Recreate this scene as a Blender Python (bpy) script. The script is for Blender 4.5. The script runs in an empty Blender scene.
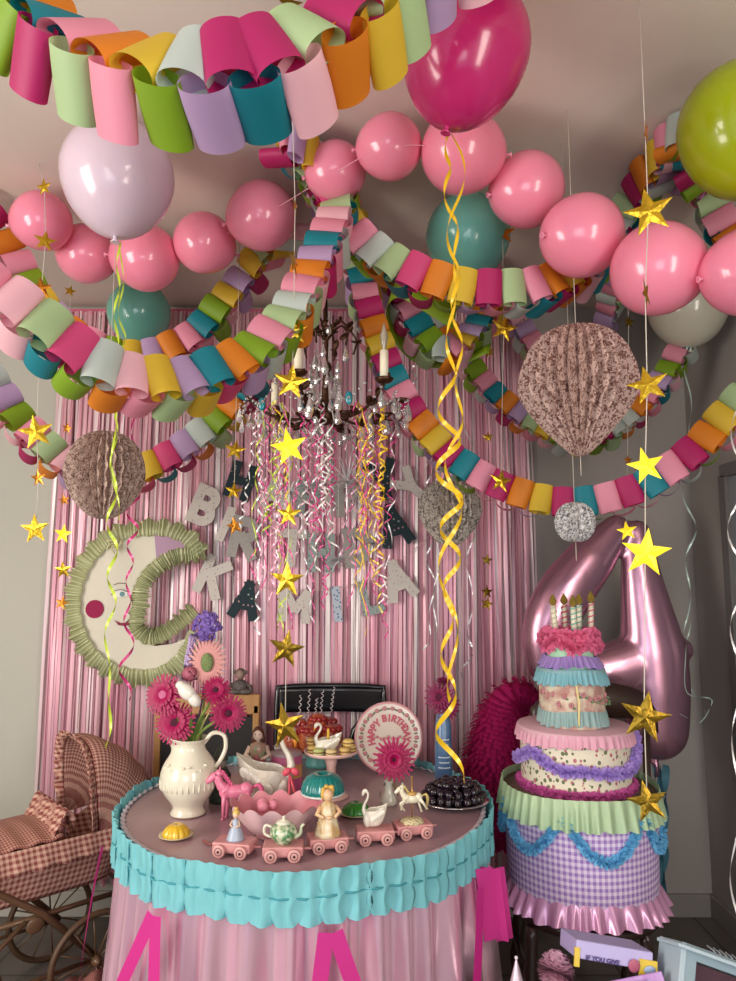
import bpy, bmesh, math, random
import numpy as np
from mathutils import Vector as V, Matrix, noise as mnoise
random.seed(7)
PI = math.pi
TAU = 2*PI
sin, cos = math.sin, math.cos
col = bpy.context.scene.collection
scn = bpy.context.scene

# ------------------------------------------------------------------ camera
PITCH = math.radians(7.0); F = 708.0; CAMZ = 1.4
CAM = V((0, 0, CAMZ))
FW = V((0, cos(PITCH), sin(PITCH))); UP = V((0, -sin(PITCH), cos(PITCH)))
def ray(px, py):
    return FW + V((1, 0, 0))*((px-368)/F) + UP*((490.5-py)/F)
def at(px, py, Y):
    d = ray(px, py); return CAM + d*(Y/d.y)
def atz(px, py, Z):
    d = ray(px, py); return CAM + d*((Z-CAMZ)/d.z)
def under(px, py, Y, m=.06):          # a point kept below the ceiling
    p = at(px, py, Y)
    return p if p.z < 2.64-m else CAM+(p-CAM)*((2.64-m-CAMZ)/(p.z-CAMZ))
def mpp(p):
    return (V(p)-CAM).dot(FW)/F
cd = bpy.data.cameras.new('camera'); cam = bpy.data.objects.new('camera', cd); col.objects.link(cam)
cam.location = CAM; cam.rotation_euler = (PI/2+PITCH, 0, 0)
cd.sensor_fit = 'VERTICAL'; cd.sensor_height = 24; cd.lens = 24*F/981; cd.clip_start = 0.05
scn.camera = cam

# ------------------------------------------------------------------ materials
def lin(c):
    if isinstance(c, str):
        c = c.lstrip('#'); c = [int(c[i:i+2], 16)/255 for i in (0, 2, 4)]
    else:
        c = [x/255 for x in c]
    return tuple([(x/12.92 if x <= .04045 else ((x+.055)/1.055)**2.4) for x in c]+[1.0])
def mat(name, c, rough=.6, metal=0, coat=0, trans=0, sss=0, transl=0, pat=None, bump=None, emit=None, spec=.5, alpha=1, sheen=0):
    m = bpy.data.materials.new(name); m.use_nodes = True
    nt = m.node_tree; N = nt.nodes; L = nt.links
    b = N['Principled BSDF']; out = N['Material Output']
    b.inputs['Base Color'].default_value = lin(c)
    b.inputs['Roughness'].default_value = rough
    b.inputs['Metallic'].default_value = metal
    b.inputs['Coat Weight'].default_value = coat
    b.inputs['Coat Roughness'].default_value = .08
    b.inputs['Transmission Weight'].default_value = trans
    b.inputs['Specular IOR Level'].default_value = spec
    b.inputs['Alpha'].default_value = alpha
    b.inputs['Sheen Weight'].default_value = sheen
    if sss:
        b.inputs['Subsurface Weight'].default_value = sss
        b.inputs['Subsurface Radius'].default_value = (1, .5, .4)
        b.inputs['Subsurface Scale'].default_value = .03
    if emit:
        b.inputs['Emission Color'].default_value = lin(emit[0]); b.inputs['Emission Strength'].default_value = emit[1]
    colout = None
    tc = N.new('ShaderNodeTexCoord')
    def mixc(fac, c1, c2):
        x = N.new('ShaderNodeMix'); x.data_type = 'RGBA'
        if fac is not None: L.new(fac, x.inputs[0])
        if isinstance(c1, tuple): x.inputs[6].default_value = c1
        else: L.new(c1, x.inputs[6])
        if isinstance(c2, tuple): x.inputs[7].default_value = c2
        else: L.new(c2, x.inputs[7])
        return x.outputs[2]
    def math_(op, a, b_=None, c_=None):
        x = N.new('ShaderNodeMath'); x.operation = op
        for i, q in enumerate((a, b_, c_)):
            if q is None: continue
            if isinstance(q, (int, float)): x.inputs[i].default_value = q
            else: L.new(q, x.inputs[i])
        return x.outputs[0]
    if pat:
        k = pat[0]
        if k == 'gingham':      # (k, mid, dark, nu, nv) on UV
            s = N.new('ShaderNodeSeparateXYZ'); L.new(tc.outputs['UV'], s.inputs[0])
            a = math_('LESS_THAN', math_('FRACT', math_('MULTIPLY', s.outputs[0], pat[3])), .5)
            d = math_('LESS_THAN', math_('FRACT', math_('MULTIPLY', s.outputs[1], pat[4])), .5)
            c1 = mixc(math_('ADD', math_('MULTIPLY', a, .5), math_('MULTIPLY', d, .5)), lin(c), lin(pat[2]))
            colout = c1
        elif k == 'gobj':       # gingham on object coordinates
            s = N.new('ShaderNodeSeparateXYZ'); L.new(tc.outputs['Object'], s.inputs[0])
            a = math_('LESS_THAN', math_('FRACT', math_('MULTIPLY', math_('ADD', s.outputs[0], s.outputs[1]), pat[3])), .5)
            d = math_('LESS_THAN', math_('FRACT', math_('MULTIPLY', s.outputs[2], pat[3])), .5)
            colout = mixc(math_('ADD', math_('MULTIPLY', a, .5), math_('MULTIPLY', d, .5)), lin(c), lin(pat[2]))
        elif k == 'dots':       # (k, col, scale, thr, col2)
            v = N.new('ShaderNodeTexVoronoi'); v.inputs['Scale'].default_value = pat[2]; L.new(tc.outputs['Object'], v.inputs['Vector'])
            f = math_('LESS_THAN', v.outputs['Distance'], pat[3])
            c2 = lin(pat[1])
            if len(pat) > 4:
                s = N.new('ShaderNodeSeparateColor'); L.new(v.outputs['Color'], s.inputs[0])
                c2 = mixc(math_('GREATER_THAN', s.outputs[0], .5), lin(pat[1]), lin(pat[4]))
            colout = mixc(f, lin(c), c2)
        elif k == 'noise':      # (k, col, scale)
            v = N.new('ShaderNodeTexNoise'); v.inputs['Scale'].default_value = pat[2]; L.new(tc.outputs['Object'], v.inputs['Vector'])
            v.inputs['Detail'].default_value = 4
            r = N.new('ShaderNodeMapRange'); r.inputs[1].default_value = .38; r.inputs[2].default_value = .62
            L.new(v.outputs[0], r.inputs[0]); colout = mixc(r.outputs[0], lin(c), lin(pat[1]))
        elif k == 'floral':     # paper print: branching noise + dots
            v = N.new('ShaderNodeTexNoise'); v.inputs['Scale'].default_value = pat[2]; L.new(tc.outputs['Object'], v.inputs['Vector'])
            v.inputs['Detail'].default_value = 3; v.inputs['Distortion'].default_value = 1.5
            f = math_('GREATER_THAN', v.outputs[0], .53)
            colout = mixc(f, lin(c), lin(pat[1]))
        elif k == 'vcol':
            a = N.new('ShaderNodeAttribute'); a.attribute_name = 'col'; colout = a.outputs['Color']
        elif k == 'tiles':
            br = N.new('ShaderNodeTexBrick'); br.offset = 0
            mp = N.new('ShaderNodeMapping'); L.new(tc.outputs['Object'], mp.inputs[0])
            L.new(mp.outputs[0], br.inputs['Vector'])
            br.inputs['Scale'].default_value = 1; br.inputs['Brick Width'].default_value = .45; br.inputs['Row Height'].default_value = .45
            br.inputs['Mortar Size'].default_value = .006
            br.inputs['Color1'].default_value = lin(c); br.inputs['Color2'].default_value = lin(pat[1]); br.inputs['Mortar'].default_value = lin(pat[2])
            ns = N.new('ShaderNodeTexNoise'); ns.inputs['Scale'].default_value = 9; L.new(tc.outputs['Object'], ns.inputs['Vector'])
            x = N.new('ShaderNodeMix'); x.data_type = 'RGBA'; x.blend_type = 'MULTIPLY'; x.inputs[0].default_value = .4
            L.new(br.outputs[0], x.inputs[6]); L.new(ns.outputs[0], x.inputs[7]); colout = x.outputs[2]
        elif k == 'wood':
            v = N.new('ShaderNodeTexNoise'); v.inputs['Scale'].default_value = 6
            mp = N.new('ShaderNodeMapping'); mp.inputs['Scale'].default_value = (12, 12, 1); L.new(tc.outputs['Object'], mp.inputs[0]); L.new(mp.outputs[0], v.inputs[0])
            colout = mixc(v.outputs[0], lin(c), lin(pat[1]))
        L.new(colout, b.inputs['Base Color'])
    if bump:
        v = N.new('ShaderNodeTexNoise'); v.inputs['Scale'].default_value = bump[0]; L.new(tc.outputs['Object'], v.inputs['Vector'])
        bp = N.new('ShaderNodeBump'); bp.inputs['Strength'].default_value = bump[1]; bp.inputs['Distance'].default_value = .01
        L.new(v.outputs[0], bp.inputs['Height']); L.new(bp.outputs[0], b.inputs['Normal'])
    if transl:
        t = N.new('ShaderNodeBsdfTranslucent')
        if colout: L.new(colout, t.inputs[0])
        else: t.inputs[0].default_value = lin(c)
        mx = N.new('ShaderNodeMixShader'); mx.inputs[0].default_value = transl
        L.new(b.outputs[0], mx.inputs[1]); L.new(t.outputs[0], mx.inputs[2]); L.new(mx.outputs[0], out.inputs['Surface'])
    return m
_mc = {}
def simple(c, rough=.5, **k):
    key = (c, rough, tuple(sorted(k.items())))
    if key not in _mc: _mc[key] = mat('paint_%s' % str(c).strip('#'), c, rough, **k)
    return _mc[key]

# ------------------------------------------------------------------ mesh builder
def frame_from(z, x=None):
    z = V(z).normalized()
    if x is None: x = V((1, 0, 0)) if abs(z.x) < .9 else V((0, 1, 0))
    x = V(x); x = (x - z*x.dot(z)).normalized(); y = z.cross(x)
    return Matrix(((x.x, y.x, z.x), (x.y, y.y, z.y), (x.z, y.z, z.z)))
class MB:
    def __init__(s): s.v = []; s.f = []; s.uv = []; s.c = []; s.M = Matrix(); s.color = None
    def _add(s, p, uv=(0, 0)):
        s.v.append(s.M @ V(p)); s.uv.append(uv); s.c.append(s.color or (1, 1, 1, 1)); return len(s.v)-1
    def surf(s, f, nu, nv, cu=False, cv=False):
        base = len(s.v); U = nu if cu else nu+1; W = nv if cv else nv+1
        for j in range(W):
            for i in range(U):
                u = i/nu; v = j/nv; s._add(f(u, v), (u, v))
        for j in range(nv):
            for i in range(nu):
                a = base+j*U+i; b = base+j*U+(i+1) % U; j2 = (j+1) % W
                s.f.append((a, b, base+j2*U+(i+1) % U, base+j2*U+i))
        return s
    def lathe(s, prof, n=24, c=(0, 0, 0), caps=True, wob=None):
        def f(u, v):
            k = v*(len(prof)-1); i = min(int(round(k)), len(prof)-1); r, z = prof[i]
            a = u*TAU - PI/2 + PI
            if wob: r = r*wob(a, z)
            return (c[0]+r*cos(a), c[1]+r*sin(a), c[2]+z)
        return s.surf(f, n, len(prof)-1)
    def ell(s, c, r, n=16, m=10, R=None):
        c = V(c); r = (r, r, r) if isinstance(r, (int, float)) else r
        def f(u, v):
            a = u*TAU; t = v*PI
            p = V((r[0]*sin(t)*cos(a), r[1]*sin(t)*sin(a), -r[2]*cos(t)))
            if R: p = R @ p
            return c+p
        return s.surf(f, n, m, cu=True)
    def tube(s, pts, r, n=8, cap=True):
        pts = [V(p) for p in pts]; k = len(pts)
        rs = r if isinstance(r, (list, tuple)) else [r]*k
        T = [(pts[min(i+1, k-1)]-pts[max(i-1, 0)]).normalized() for i in range(k)]
        fr = frame_from(T[0]); X = V((fr[0][0], fr[1][0], fr[2][0])); Xs = []
        for t in T:
            X = (X - t*X.dot(t)); X = X.normalized() if X.length > 1e-6 else frame_from(t).col[0]; Xs.append(X.copy())
        base = len(s.v)
        for i in range(k):
            Y = T[i].cross(Xs[i])
            for j in range(n):
                a = TAU*j/n; s._add(pts[i]+(Xs[i]*cos(a)+Y*sin(a))*rs[i], (j/n, i/max(1, k-1)))
        for i in range(k-1):
            for j in range(n):
                a = base+i*n+j; b = base+i*n+(j+1) % n; s.f.append((a, b, b+n, a+n))
        if cap:
            s.f.append(tuple(base+j for j in range(n))[::-1]); s.f.append(tuple(base+(k-1)*n+j for j in range(n)))
        return s
    def box(s, c, d, R=None, bev=0):
        c = V(c); h = V(d)/2
        bm = bmesh.new(); bmesh.ops.create_cube(bm, size=1)
        for v in bm.verts: v.co = V((v.co.x*d[0], v.co.y*d[1], v.co.z*d[2]))
        if bev: bmesh.ops.bevel(bm, geom=bm.edges[:], offset=bev, segments=2, affect='EDGES', profile=.5)
        base = len(s.v)
        for v in bm.verts:
            p = v.co.copy()
            if R: p = R @ p
            s._add(c+p, (v.co.x/d[0]+.5, v.co.z/d[2]+.5))
        for f in bm.faces: s.f.append(tuple(base+v.index for v in f.verts))
        bm.free(); return s
    def poly(s, pts, depth, axis='y'):      # 2D (x,z) polygon prism around y=0
        n = len(pts); base = len(s.v)
        for y in (-depth/2, depth/2):
            for p in pts: s._add((p[0], y, p[1]), (p[0], p[1]))
        s.f.append(tuple(base+i for i in range(n))); s.f.append(tuple(base+n+i for i in range(n))[::-1])
        for i in range(n): j = (i+1) % n; s.f.append((base+j, base+i, base+n+i, base+n+j))
        return s
    def strip(s, pts, ws):                   # ribbon: pts and width vectors
        base = len(s.v); k = len(pts)
        for i in range(k):
            s._add(V(pts[i])-V(ws[i])/2, (0, i/k)); s._add(V(pts[i])+V(ws[i])/2, (1, i/k))
        for i in range(k-1): a = base+2*i; s.f.append((a, a+1, a+3, a+2))
        return s
    def build(s, name, m, parent=None, world=False, smooth=True, sol=0, sub=0):
        me = bpy.data.meshes.new(name)
        off = parent.location if (world and parent) else V((0, 0, 0))
        me.from_pydata([tuple(p-off) for p in s.v], [], s.f)
        uvl = me.uv_layers.new(name='UVMap')
        uvs = s.uv
        idx = np.zeros(len(me.loops), dtype=np.int32); me.loops.foreach_get('vertex_index', idx)
        uvl.data.foreach_set('uv', np.array(uvs, dtype=np.float32)[idx].ravel())
        if any(c != (1, 1, 1, 1) for c in s.c[:1]+s.c[-1:]):
            ca = me.color_attributes.new('col', 'FLOAT_COLOR', 'POINT')
            ca.data.foreach_set('color', np.array(s.c, dtype=np.float32).ravel())
        if smooth: me.polygons.foreach_set('use_smooth', [True]*len(me.polygons))
        me.materials.append(m); me.update()
        o = bpy.data.objects.new(name, me); col.objects.link(o)
        if parent: o.parent = parent
        if sol: md = o.modifiers.new('s', 'SOLIDIFY'); md.thickness = sol
        if sub: md = o.modifiers.new('u', 'SUBSURF'); md.levels = sub; md.render_levels = sub
        return o
def tag(o, label, cat, group=None, kind=None):
    o['label'] = label; o['category'] = cat
    if group: o['group'] = group
    if kind: o['kind'] = kind
    return o
def thing(name, label, cat, loc=(0, 0, 0), rz=0, group=None, scale=1):
    o = bpy.data.objects.new(name, None); col.objects.link(o); o.location = loc
    o.rotation_euler = (0, 0, rz); o.scale = (scale,)*3; o.empty_display_size = .05
    return tag(o, label, cat, group)
def copy_tree(o, parent=None):
    c = o.copy(); col.objects.link(c)
    if parent: c.parent = parent
    for ch in list(o.children): copy_tree(ch, c)
    return c
def struct(o): o['kind'] = 'structure'; return o
def smooth_path(P, n):
    P = [V(p) for p in P]; P = [P[0]*2-P[1]]+P+[P[-1]*2-P[-2]]; out = []
    for i in range(1, len(P)-2):
        for k in range(20):
            t = k/20; a, b, c, d = P[i-1:i+3]
            out.append(.5*((2*b)+(c-a)*t+(2*a-5*b+4*c-d)*t*t+(3*b-a-3*c+d)*t**3))
    out.append(P[-2])
    L = [0]
    for i in range(1, len(out)): L.append(L[-1]+(out[i]-out[i-1]).length)
    if isinstance(n, float): n = max(2, int(L[-1]/n))
    res = []; j = 0
    for i in range(n+1):
        s = L[-1]*i/n
        while j < len(L)-2 and L[j+1] < s: j += 1
        t = (s-L[j])/max(1e-9, L[j+1]-L[j]); res.append(out[j].lerp(out[j+1], min(1, t)))
    return res

# ------------------------------------------------------------------ room
YB = 3.15; ZC = 2.64
XR = at(713, 922, YB).x; XL = -2.6; YF = -1.6
wall_l = mat('wall_paint', '#c2c0b4', .9, bump=(40, .05))
wall_g = mat('wall_grey', '#a39c97', .9, bump=(40, .05))
ceil_m = mat('ceiling_paint', '#ddd0c5', .95, bump=(30, .04))
struct(MB().box(((XL+XR)/2, YB+.05, ZC/2), (XR-XL+.2, .1, ZC)).build('wall_back', wall_l, smooth=False))
struct(MB().box((XR+.05, (YB+YF)/2, ZC/2), (.1, YB-YF, ZC)).build('wall_right', wall_g, smooth=False))
struct(MB().box((XL-.05, (YB+YF)/2, ZC/2), (.1, YB-YF, ZC)).build('wall_left', wall_l, smooth=False))
struct(MB().box(((XL+XR)/2, (YB+YF)/2, ZC+.05), (XR-XL+.2, YB-YF+.2, .1)).build('ceiling', ceil_m, smooth=False))
floor_m = mat('floor_tiles', '#77716a', .45, pat=('tiles', '#6b655f', '#4a4641'))
struct(MB().box(((XL+XR)/2, (YB+YF)/2, -.05), (XR-XL+.2, YB-YF+.2, .1)).build('floor', floor_m, smooth=False))
# thin darker grey panel over the back wall, right of the curtain
xp = at(535, 600, YB).x
struct(MB().box(((xp+XR)/2, YB-.004, ZC/2), (XR-xp, .008, ZC-.001)).build('wall_panel', wall_g, smooth=False))
struct(MB().box(((XL+xp)/2, YB-.008, .05), (xp-XL, .016, .1), bev=.003).build('baseboard_back', simple('#b8b4aa', .5), smooth=False))
struct(MB().box(((xp+XR)/2, YB-.014, .045), (XR-xp, .016, .09), bev=.003).build('baseboard_panel', simple('#8d8783', .5), smooth=False))
struct(MB().box((XR-.008, (YB+YF)/2, .045), (.016, YB-YF, .09), bev=.003).build('baseboard_right', simple('#8d8783', .5), smooth=False))
fr = thing('window_frame', '', '')
for k in ('label', 'category'): del fr[k]
fr.name = 'window_1'; struct(fr); fr.location = (XR-.02, 2.35, 1.2)
w = MB(); w.box((0, 0, .62), (.03, .9, .05)).box((0, 0, -.62), (.03, .9, .05)).box((0, -.44, 0), (.03, .05, 1.2)).box((0, .44, 0), (.03, .05, 1.2))
struct(w.build('window_frame', simple('#6c6866', .5), fr, smooth=False))
struct(MB().box((.008, 0, 0), (.006, .86, 1.2)).build('window_pane', simple('#8d9297', .15), fr, smooth=False))

# ------------------------------------------------------------------ tinsel curtain
curt_m = mat('pink_foil', '#e08ca2', .34, metal=.15, pat=('vcol',), transl=.12)
cur = thing('tinsel_curtain', 'pink and silver foil fringe curtain hung across the back wall', 'curtain', (0, YB-.03, 2.6))
cb = MB(); x0 = at(47, 600, YB-.03).x; x1 = at(533, 600, YB-.03).x
pal = ['#f2a9bd', '#ea93aa', '#f6bfcc', '#e283a0', '#f4d0d6', '#efe4e2', '#eea0b4', '#f3b1c3', '#e298ac', '#f6dadf', '#da7c98']
def clump(x): return .5+.5*mnoise.noise(V((x*6.0, 3.1, 0)))
for layer, (dy, n) in enumerate(((.015, 200), (-.005, 230), (-.022, 180))):
    for i in range(n):
        x = x0+(x1-x0)*(i+random.random())/n
        c = random.choice(pal)
        if mnoise.noise(V((x*11, 9.7, layer))) > .28: c = random.choice(['#e9e0dc', '#f5d5da', '#f7eeec'])
        elif mnoise.noise(V((x*9, 2.7, 0))) > .22: c = random.choice(['#e283a0', '#e67f9e', '#d87594'])
        cb.color = tuple([q*.72+.28*(.93, .80, .84)[ii] for ii, q in enumerate(lin(c)[:3])]+[1.0])
        w_ = random.uniform(.006, .016); ya = random.uniform(-.5, .5)
        ph = random.random()*6; am = random.uniform(.002, .008); zb = random.uniform(.12, .22); pts = []; ws = []
        pull = -.03*sin(i*.06)
        for k in range(13):
            z = 2.6-(2.6-zb)*k/12; t = k/12
            a = ya+.3*sin(ph+t*5)
            pts.append((x+am*sin(ph+t*4)+pull*t, YB-.035+dy+.006*sin(ph+t*9), z)); ws.append(V((cos(a), sin(a), 0))*w_)
        cb.strip(pts, ws)
cb.build('foil_fringe', curt_m, cur, world=True)['kind'] = 'stuff'
MB().surf(lambda u, v: (x0+(x1-x0)*u, YB-.012+.003*sin(u*400), 2.6-2.4*v), 300, 4).build('backing_sheet', mat('pink_backing', '#e9a6b6', .5, metal=.1), cur, world=True)
MB().box(((x0+x1)/2, YB-.03, 2.605), (x1-x0, .02, .03), bev=.003).build('header_band', simple('#e57d9b', .3, metal=.4), cur, world=True, smooth=False)

# ------------------------------------------------------------------ balloons
def balloon_mb(R, tip=.0, long=1.12):
    mb = MB(); prof = []
    for i in range(25):
        t = i/24*PI
        z = -cos(t); r = sin(t)
        if z < 0: r *= (1 - .10*(-z)**1.5); z *= long
        prof.append((max(r, 0.0)*R, z*R))
    prof[0] = (R*.03, -R*long*1.005)
    mb.lathe(prof, 32); return mb
def knot_mb(R, long):
    return MB().lathe([(R*.03, 0), (R*.045, -R*.03), (R*.03, -R*.055), (R*.085, -R*.12), (R*.07, -R*.125), (.001, -R*.1)], 12, (0, 0, -R*long))
def bmat(name, c, coat=.5):
    return mat(name, c, .22, coat=coat, sss=.35, transl=.18)
def balloon(name, c, px, py, r_px, Y, label, group=None, long=1.12, tilt=(0, 0), mat_=None, down=None):
    top = at(px, py-r_px*1.1, Y)
    if top.z > 2.63: Y = Y*(2.63-CAMZ)/(top.z-CAMZ)
    p = at(px, py, Y); R = r_px*mpp(p)
    t = thing('balloon', label, 'balloon', p, 0, group)
    t.rotation_euler = (tilt[0], tilt[1], random.random()*.3)
    m = mat_ or bmat(name, c)
    balloon_mb(R, long=long).build('balloon_skin', m, t); knot_mb(R, long).build('knot', m, t)
    return t, R
pink_b = bmat('pink_latex', '#fd97b3')
G = [(42, 221, 29, 2.3, 'pink balloon at the far left end of the balloon garland', 1.0, 80),
 (86, 254, 29, 2.28, 'pink balloon second from the left end of the balloon garland', -1.0, 75),
 (146, 258, 33, 2.2, 'pink balloon hanging right below the big lilac balloon', 1.0, 90),
 (204, 243, 30, 2.18, 'pink balloon between the lilac balloon and the leftmost gold star string', -1.0, 80),
 (262, 216, 34, 2.1, 'pink balloon just left of where the paper chains are gathered', 1.0, 80),
 (336, 172, 30, 2.1, 'pink balloon partly hidden behind the pale grey and mint paper links', 1.0, 70),
 (390, 147, 32, 2.0, 'round pink balloon left of the magenta balloon knot', 1.0, 85),
 (462, 152, 41, 1.9, 'pink balloon directly behind the magenta balloon knot', -1.0, 85),
 (527, 190, 37, 1.8, 'pink balloon above the silver paper link, right of the teal balloon', 1.0, 75),
 (582, 236, 41, 1.7, 'pink balloon above the brown honeycomb lantern', 1.0, 80),
 (658, 269, 46, 1.6, 'largest pink balloon, crossed by the long string of gold stars', -1.0, 90),
 (748, 272, 44, 1.5, 'pink balloon cut off by the right edge of the photo', 1.0, 80)]
for px, py, r, Y, lab, s, dg in G:
    balloon('', '', px, py, r, Y, lab, 'pink balloons of the garland under the ceiling', 1.08, (random.uniform(-.3, .3), s*math.radians(dg)), pink_b)
gs = MB(); gs.tube(smooth_path([under(a[0], a[1]-0, a[3], .15) for a in G], 60), .0012, 5)
o = gs.build('balloon_string', simple('#e8a0b4', .5)); tag(o, 'thin pink string threading the pink balloon garland', 'string')
lil, _ = balloon('lilac_latex', '#e6d2e2', 118, 176, 55, 1.8, 'large pale lilac balloon floating at upper left', long=1.15)
lime_s, _ = balloon('lime_latex', '#a9b80f', 741, 125, 60, 1.5, 'lime green balloon at the upper right edge', long=1.25)
mag, _ = balloon('magenta_latex', '#d02a78', 466, 48, 64, 1.3, 'large magenta balloon floating near the ceiling', long=1.28, tilt=(.12, .22))
tea1, _ = balloon('teal_latex', '#6fb0a4', 139, 313, 31, 2.85, 'small teal balloon below the lilac balloon', long=1.08, mat_=bmat('teal_a', '#80cebf'))
tea2, _ = balloon('teal_latex', '#6fb0a4', 468, 236, 42, 2.2, 'large teal balloon behind the yellow ribbon', long=1.08, mat_=bmat('teal_b', '#84d2c4'))
whi, _ = balloon('white_latex', '#d8d4c2', 688, 308, 38, 2.72, 'greyish white balloon under the pink garland at right', long=1.08)

# ------------------------------------------------------------------ paper chains
PC = dict(M='#b81f66', P='#eb97ae', K='#f3bfca', G='#b2cd98', O='#e2861f', Y='#e0bd36', L='#86aa22', S='#c3cfc8', V='#bd9fc8', T='#118594', R='#d8487f')
pmats = {k: mat('paper_'+k, c, .55, transl=.28) for k, c in PC.items()}
ring_meshes = {}
def ring(k):
    if k in ring_meshes: return ring_meshes[k]
    me = bpy.data.meshes.new('paper_link'); vs = []; fs = []
    n = 28; nz = 4
    for j in range(nz+1):
        z = j/nz-.5
        for i in range(n):
            a = TAU*i/n; vs.append((.5*cos(a)*(1-.05*(2*z)**2), .5*sin(a), z))
    for j in range(nz):
        for i in range(n): fs.append((j*n+i, j*n+(i+1) % n, (j+1)*n+(i+1) % n, (j+1)*n+i))
    me.from_pydata(vs, [], fs); me.polygons.foreach_set('use_smooth', [True]*len(me.polygons)); me.materials.append(pmats[k]); ring_meshes[k] = me
    return me
def chain(pts, w, seqA, seqB, label, aA=105, aB=190, pr=.37, seed=1, wl=.77, th=.46, hs=.33):
    rnd = random.Random(seed)
    P3 = [p if isinstance(p, V) else under(*p) for p in pts]
    P = smooth_path(P3, float(w*pr)); n = len(P)-1
    t = thing('paper_chain', label, 'paper chain', P[0], 0, 'paper chains under the ceiling')
    for i in range(n+1):
        T = (P[min(i+1, n)]-P[max(i-1, 0)]).normalized()
        view = (CAM-P[i]); view.z = 0; view.normalize()
        e1 = view-T*view.dot(T)
        e1.normalize(); e2 = e1.cross(T)
        if e2.length < .1: e2 = V((0, 0, 1))
        if i == 0 and e2.z < 0: pass
        A = (i % 2 == 0)
        ang = math.radians((aA if A else aB)+rnd.uniform(-7, 7))
        d = e1*cos(ang)+e2*sin(ang)          # strip width axis
        Ua = ang-PI/2 if A else ang+PI/2
        U = e1*cos(Ua)+e2*sin(Ua)
        c = P[i]+d*(w*.46)-e2*(w*hs)
        tj = (T+d*rnd.uniform(-.08, .08)+U*rnd.uniform(-.1, .1)).normalized()
        dj = (d-tj*d.dot(tj)).normalized(); Uj = dj.cross(tj)
        s = seqA if A else seqB
        k = s[(i//2) % len(s)]
        o = bpy.data.objects.new('paper_link', ring(k)); col.objects.link(o); o.parent = t
        c = c-P[0]
        Lx, Ly = w*wl, w*th*rnd.uniform(.85, 1.1)
        o.matrix_basis = Matrix(((tj.x*Lx, Uj.x*Ly, dj.x*w, c.x), (tj.y*Lx, Uj.y*Ly, dj.y*w, c.y), (tj.z*Lx, Uj.z*Ly, dj.z*w, c.z), (0, 0, 0, 1)))
    return t
RA = 'PMSYVTOLKG'; 
chain([V((-.95, .9, 2.60)), (-45, -50, .92), (0, 15, .90), (60, 62, .88), (130, 92, .86), (205, 106, .85), (280, 95, .85), (340, 62, .86), (400, 20, .88), (450, -30, .92), V((.45, 1.0, 2.60))], .096,
      'GOVSYTPOTPOYSMMGM', 'VKTOYMGLMGPLVTKOYG', 'big paper chain closest to the camera, looped along the top left', seed=2, aA=110, aB=200, pr=.40, hs=-.32)
chain([(-30, 290, 1.22), (25, 325, 1.25), (80, 368, 1.30), (140, 388, 1.36), (200, 386, 1.44), (260, 358, 1.52), (300, 312, 1.6), (330, 250, 1.72), (347, 200, 1.85), (330, 160, 2.0), (300, 130, 2.1)], .088,
      'PKGRSKYVTOLPGSPOVT', 'SKTLOPGYRVSLOGKMP', 'long paper chain sagging across the left from the wall to the ceiling hook', seed=3, aB=188, hs=.12)
chain([(285, 138, 2.05), (300, 155, 1.98), (325, 190, 1.9), (355, 235, 1.85), (392, 262, 1.8), (440, 283, 1.78), (490, 290, 1.78), (545, 284, 1.82), (590, 262, 1.95), (622, 215, 2.1), (648, 170, 2.2), (680, 132, 2.25), (697, 150, 2.2), (708, 190, 2.1), (722, 225, 2.05), (750, 260, 2.0)], .092,
      'PSGMOYPSGROYMGPOYMTLM', 'MTLSVKLOTMLVPSTMOKTLM', 'paper chain looping from the ceiling hook behind the teal balloon to the lime balloon', seed=4, aA=90, aB=168, hs=.42)
chain([(335, 190, 2.3), (352, 240, 2.28), (366, 300, 2.25), (380, 345, 2.25), (400, 392, 2.22), (430, 435, 2.2), (470, 470, 2.15), (520, 494, 2.12), (575, 503, 2.08), (635, 490, 2.02), (690, 454, 1.96), (740, 400, 1.9)], .086,
      'TPMOYGTPMOYMTPMOYMTPMOYMTPM', 'KVSLPKVGSPLVKSPGVSLKPVSLGP', 'longest paper chain, swooping low from the chandelier to the right edge', aA=94, aB=180, seed=5, hs=.42)
chain([(350, 205, 2.35), (372, 250, 2.35), (400, 295, 2.3), (418, 328, 2.3), (440, 350, 2.3), (465, 340, 2.35), (488, 312, 2.45), (505, 280, 2.5)], .085,
      'SPYVTOYMPTL', 'OKLGPYVSMKG', 'short paper chain bunched right of the chandelier candle under the lime loop', seed=6)
chain([(440, 320, 2.75), (472, 368, 2.75), (498, 397, 2.75), (530, 422, 2.75), (575, 440, 2.75), (620, 425, 2.75), (655, 390, 2.72), (680, 350, 2.7), (694, 318, 2.68)], .082,
      'SOPVLPTOVGYLGPMS', 'MPTKLSVMOPKSYLGO', 'distant paper chain sagging behind the brown honeycomb lantern', seed=7)
chain([(490, 270, 2.85), (512, 312, 2.85), (533, 345, 2.85), (560, 372, 2.85), (590, 362, 2.9), (606, 322, 2.9), (612, 270, 2.9)], .082,
      'VPGSMKVPSP', 'SMKLPVSGPS', 'faint paper chain at the back, behind the pink balloon and lantern', seed=8)
chain([(-25, 200, 2.2), (5, 245, 2.2), (40, 305, 2.25), (85, 343, 2.3), (135, 357, 2.35), (185, 342, 2.4), (222, 305, 2.42), (255, 262, 2.42), (285, 215, 2.4)], .095,
      'YMOPLYVOPLYVOPTLYVYGO', 'KTGVTMPKLYVTMPLKVMPYS', 'paper chain running behind the lilac and teal balloons to the ceiling hook', aA=100, seed=9)
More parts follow.
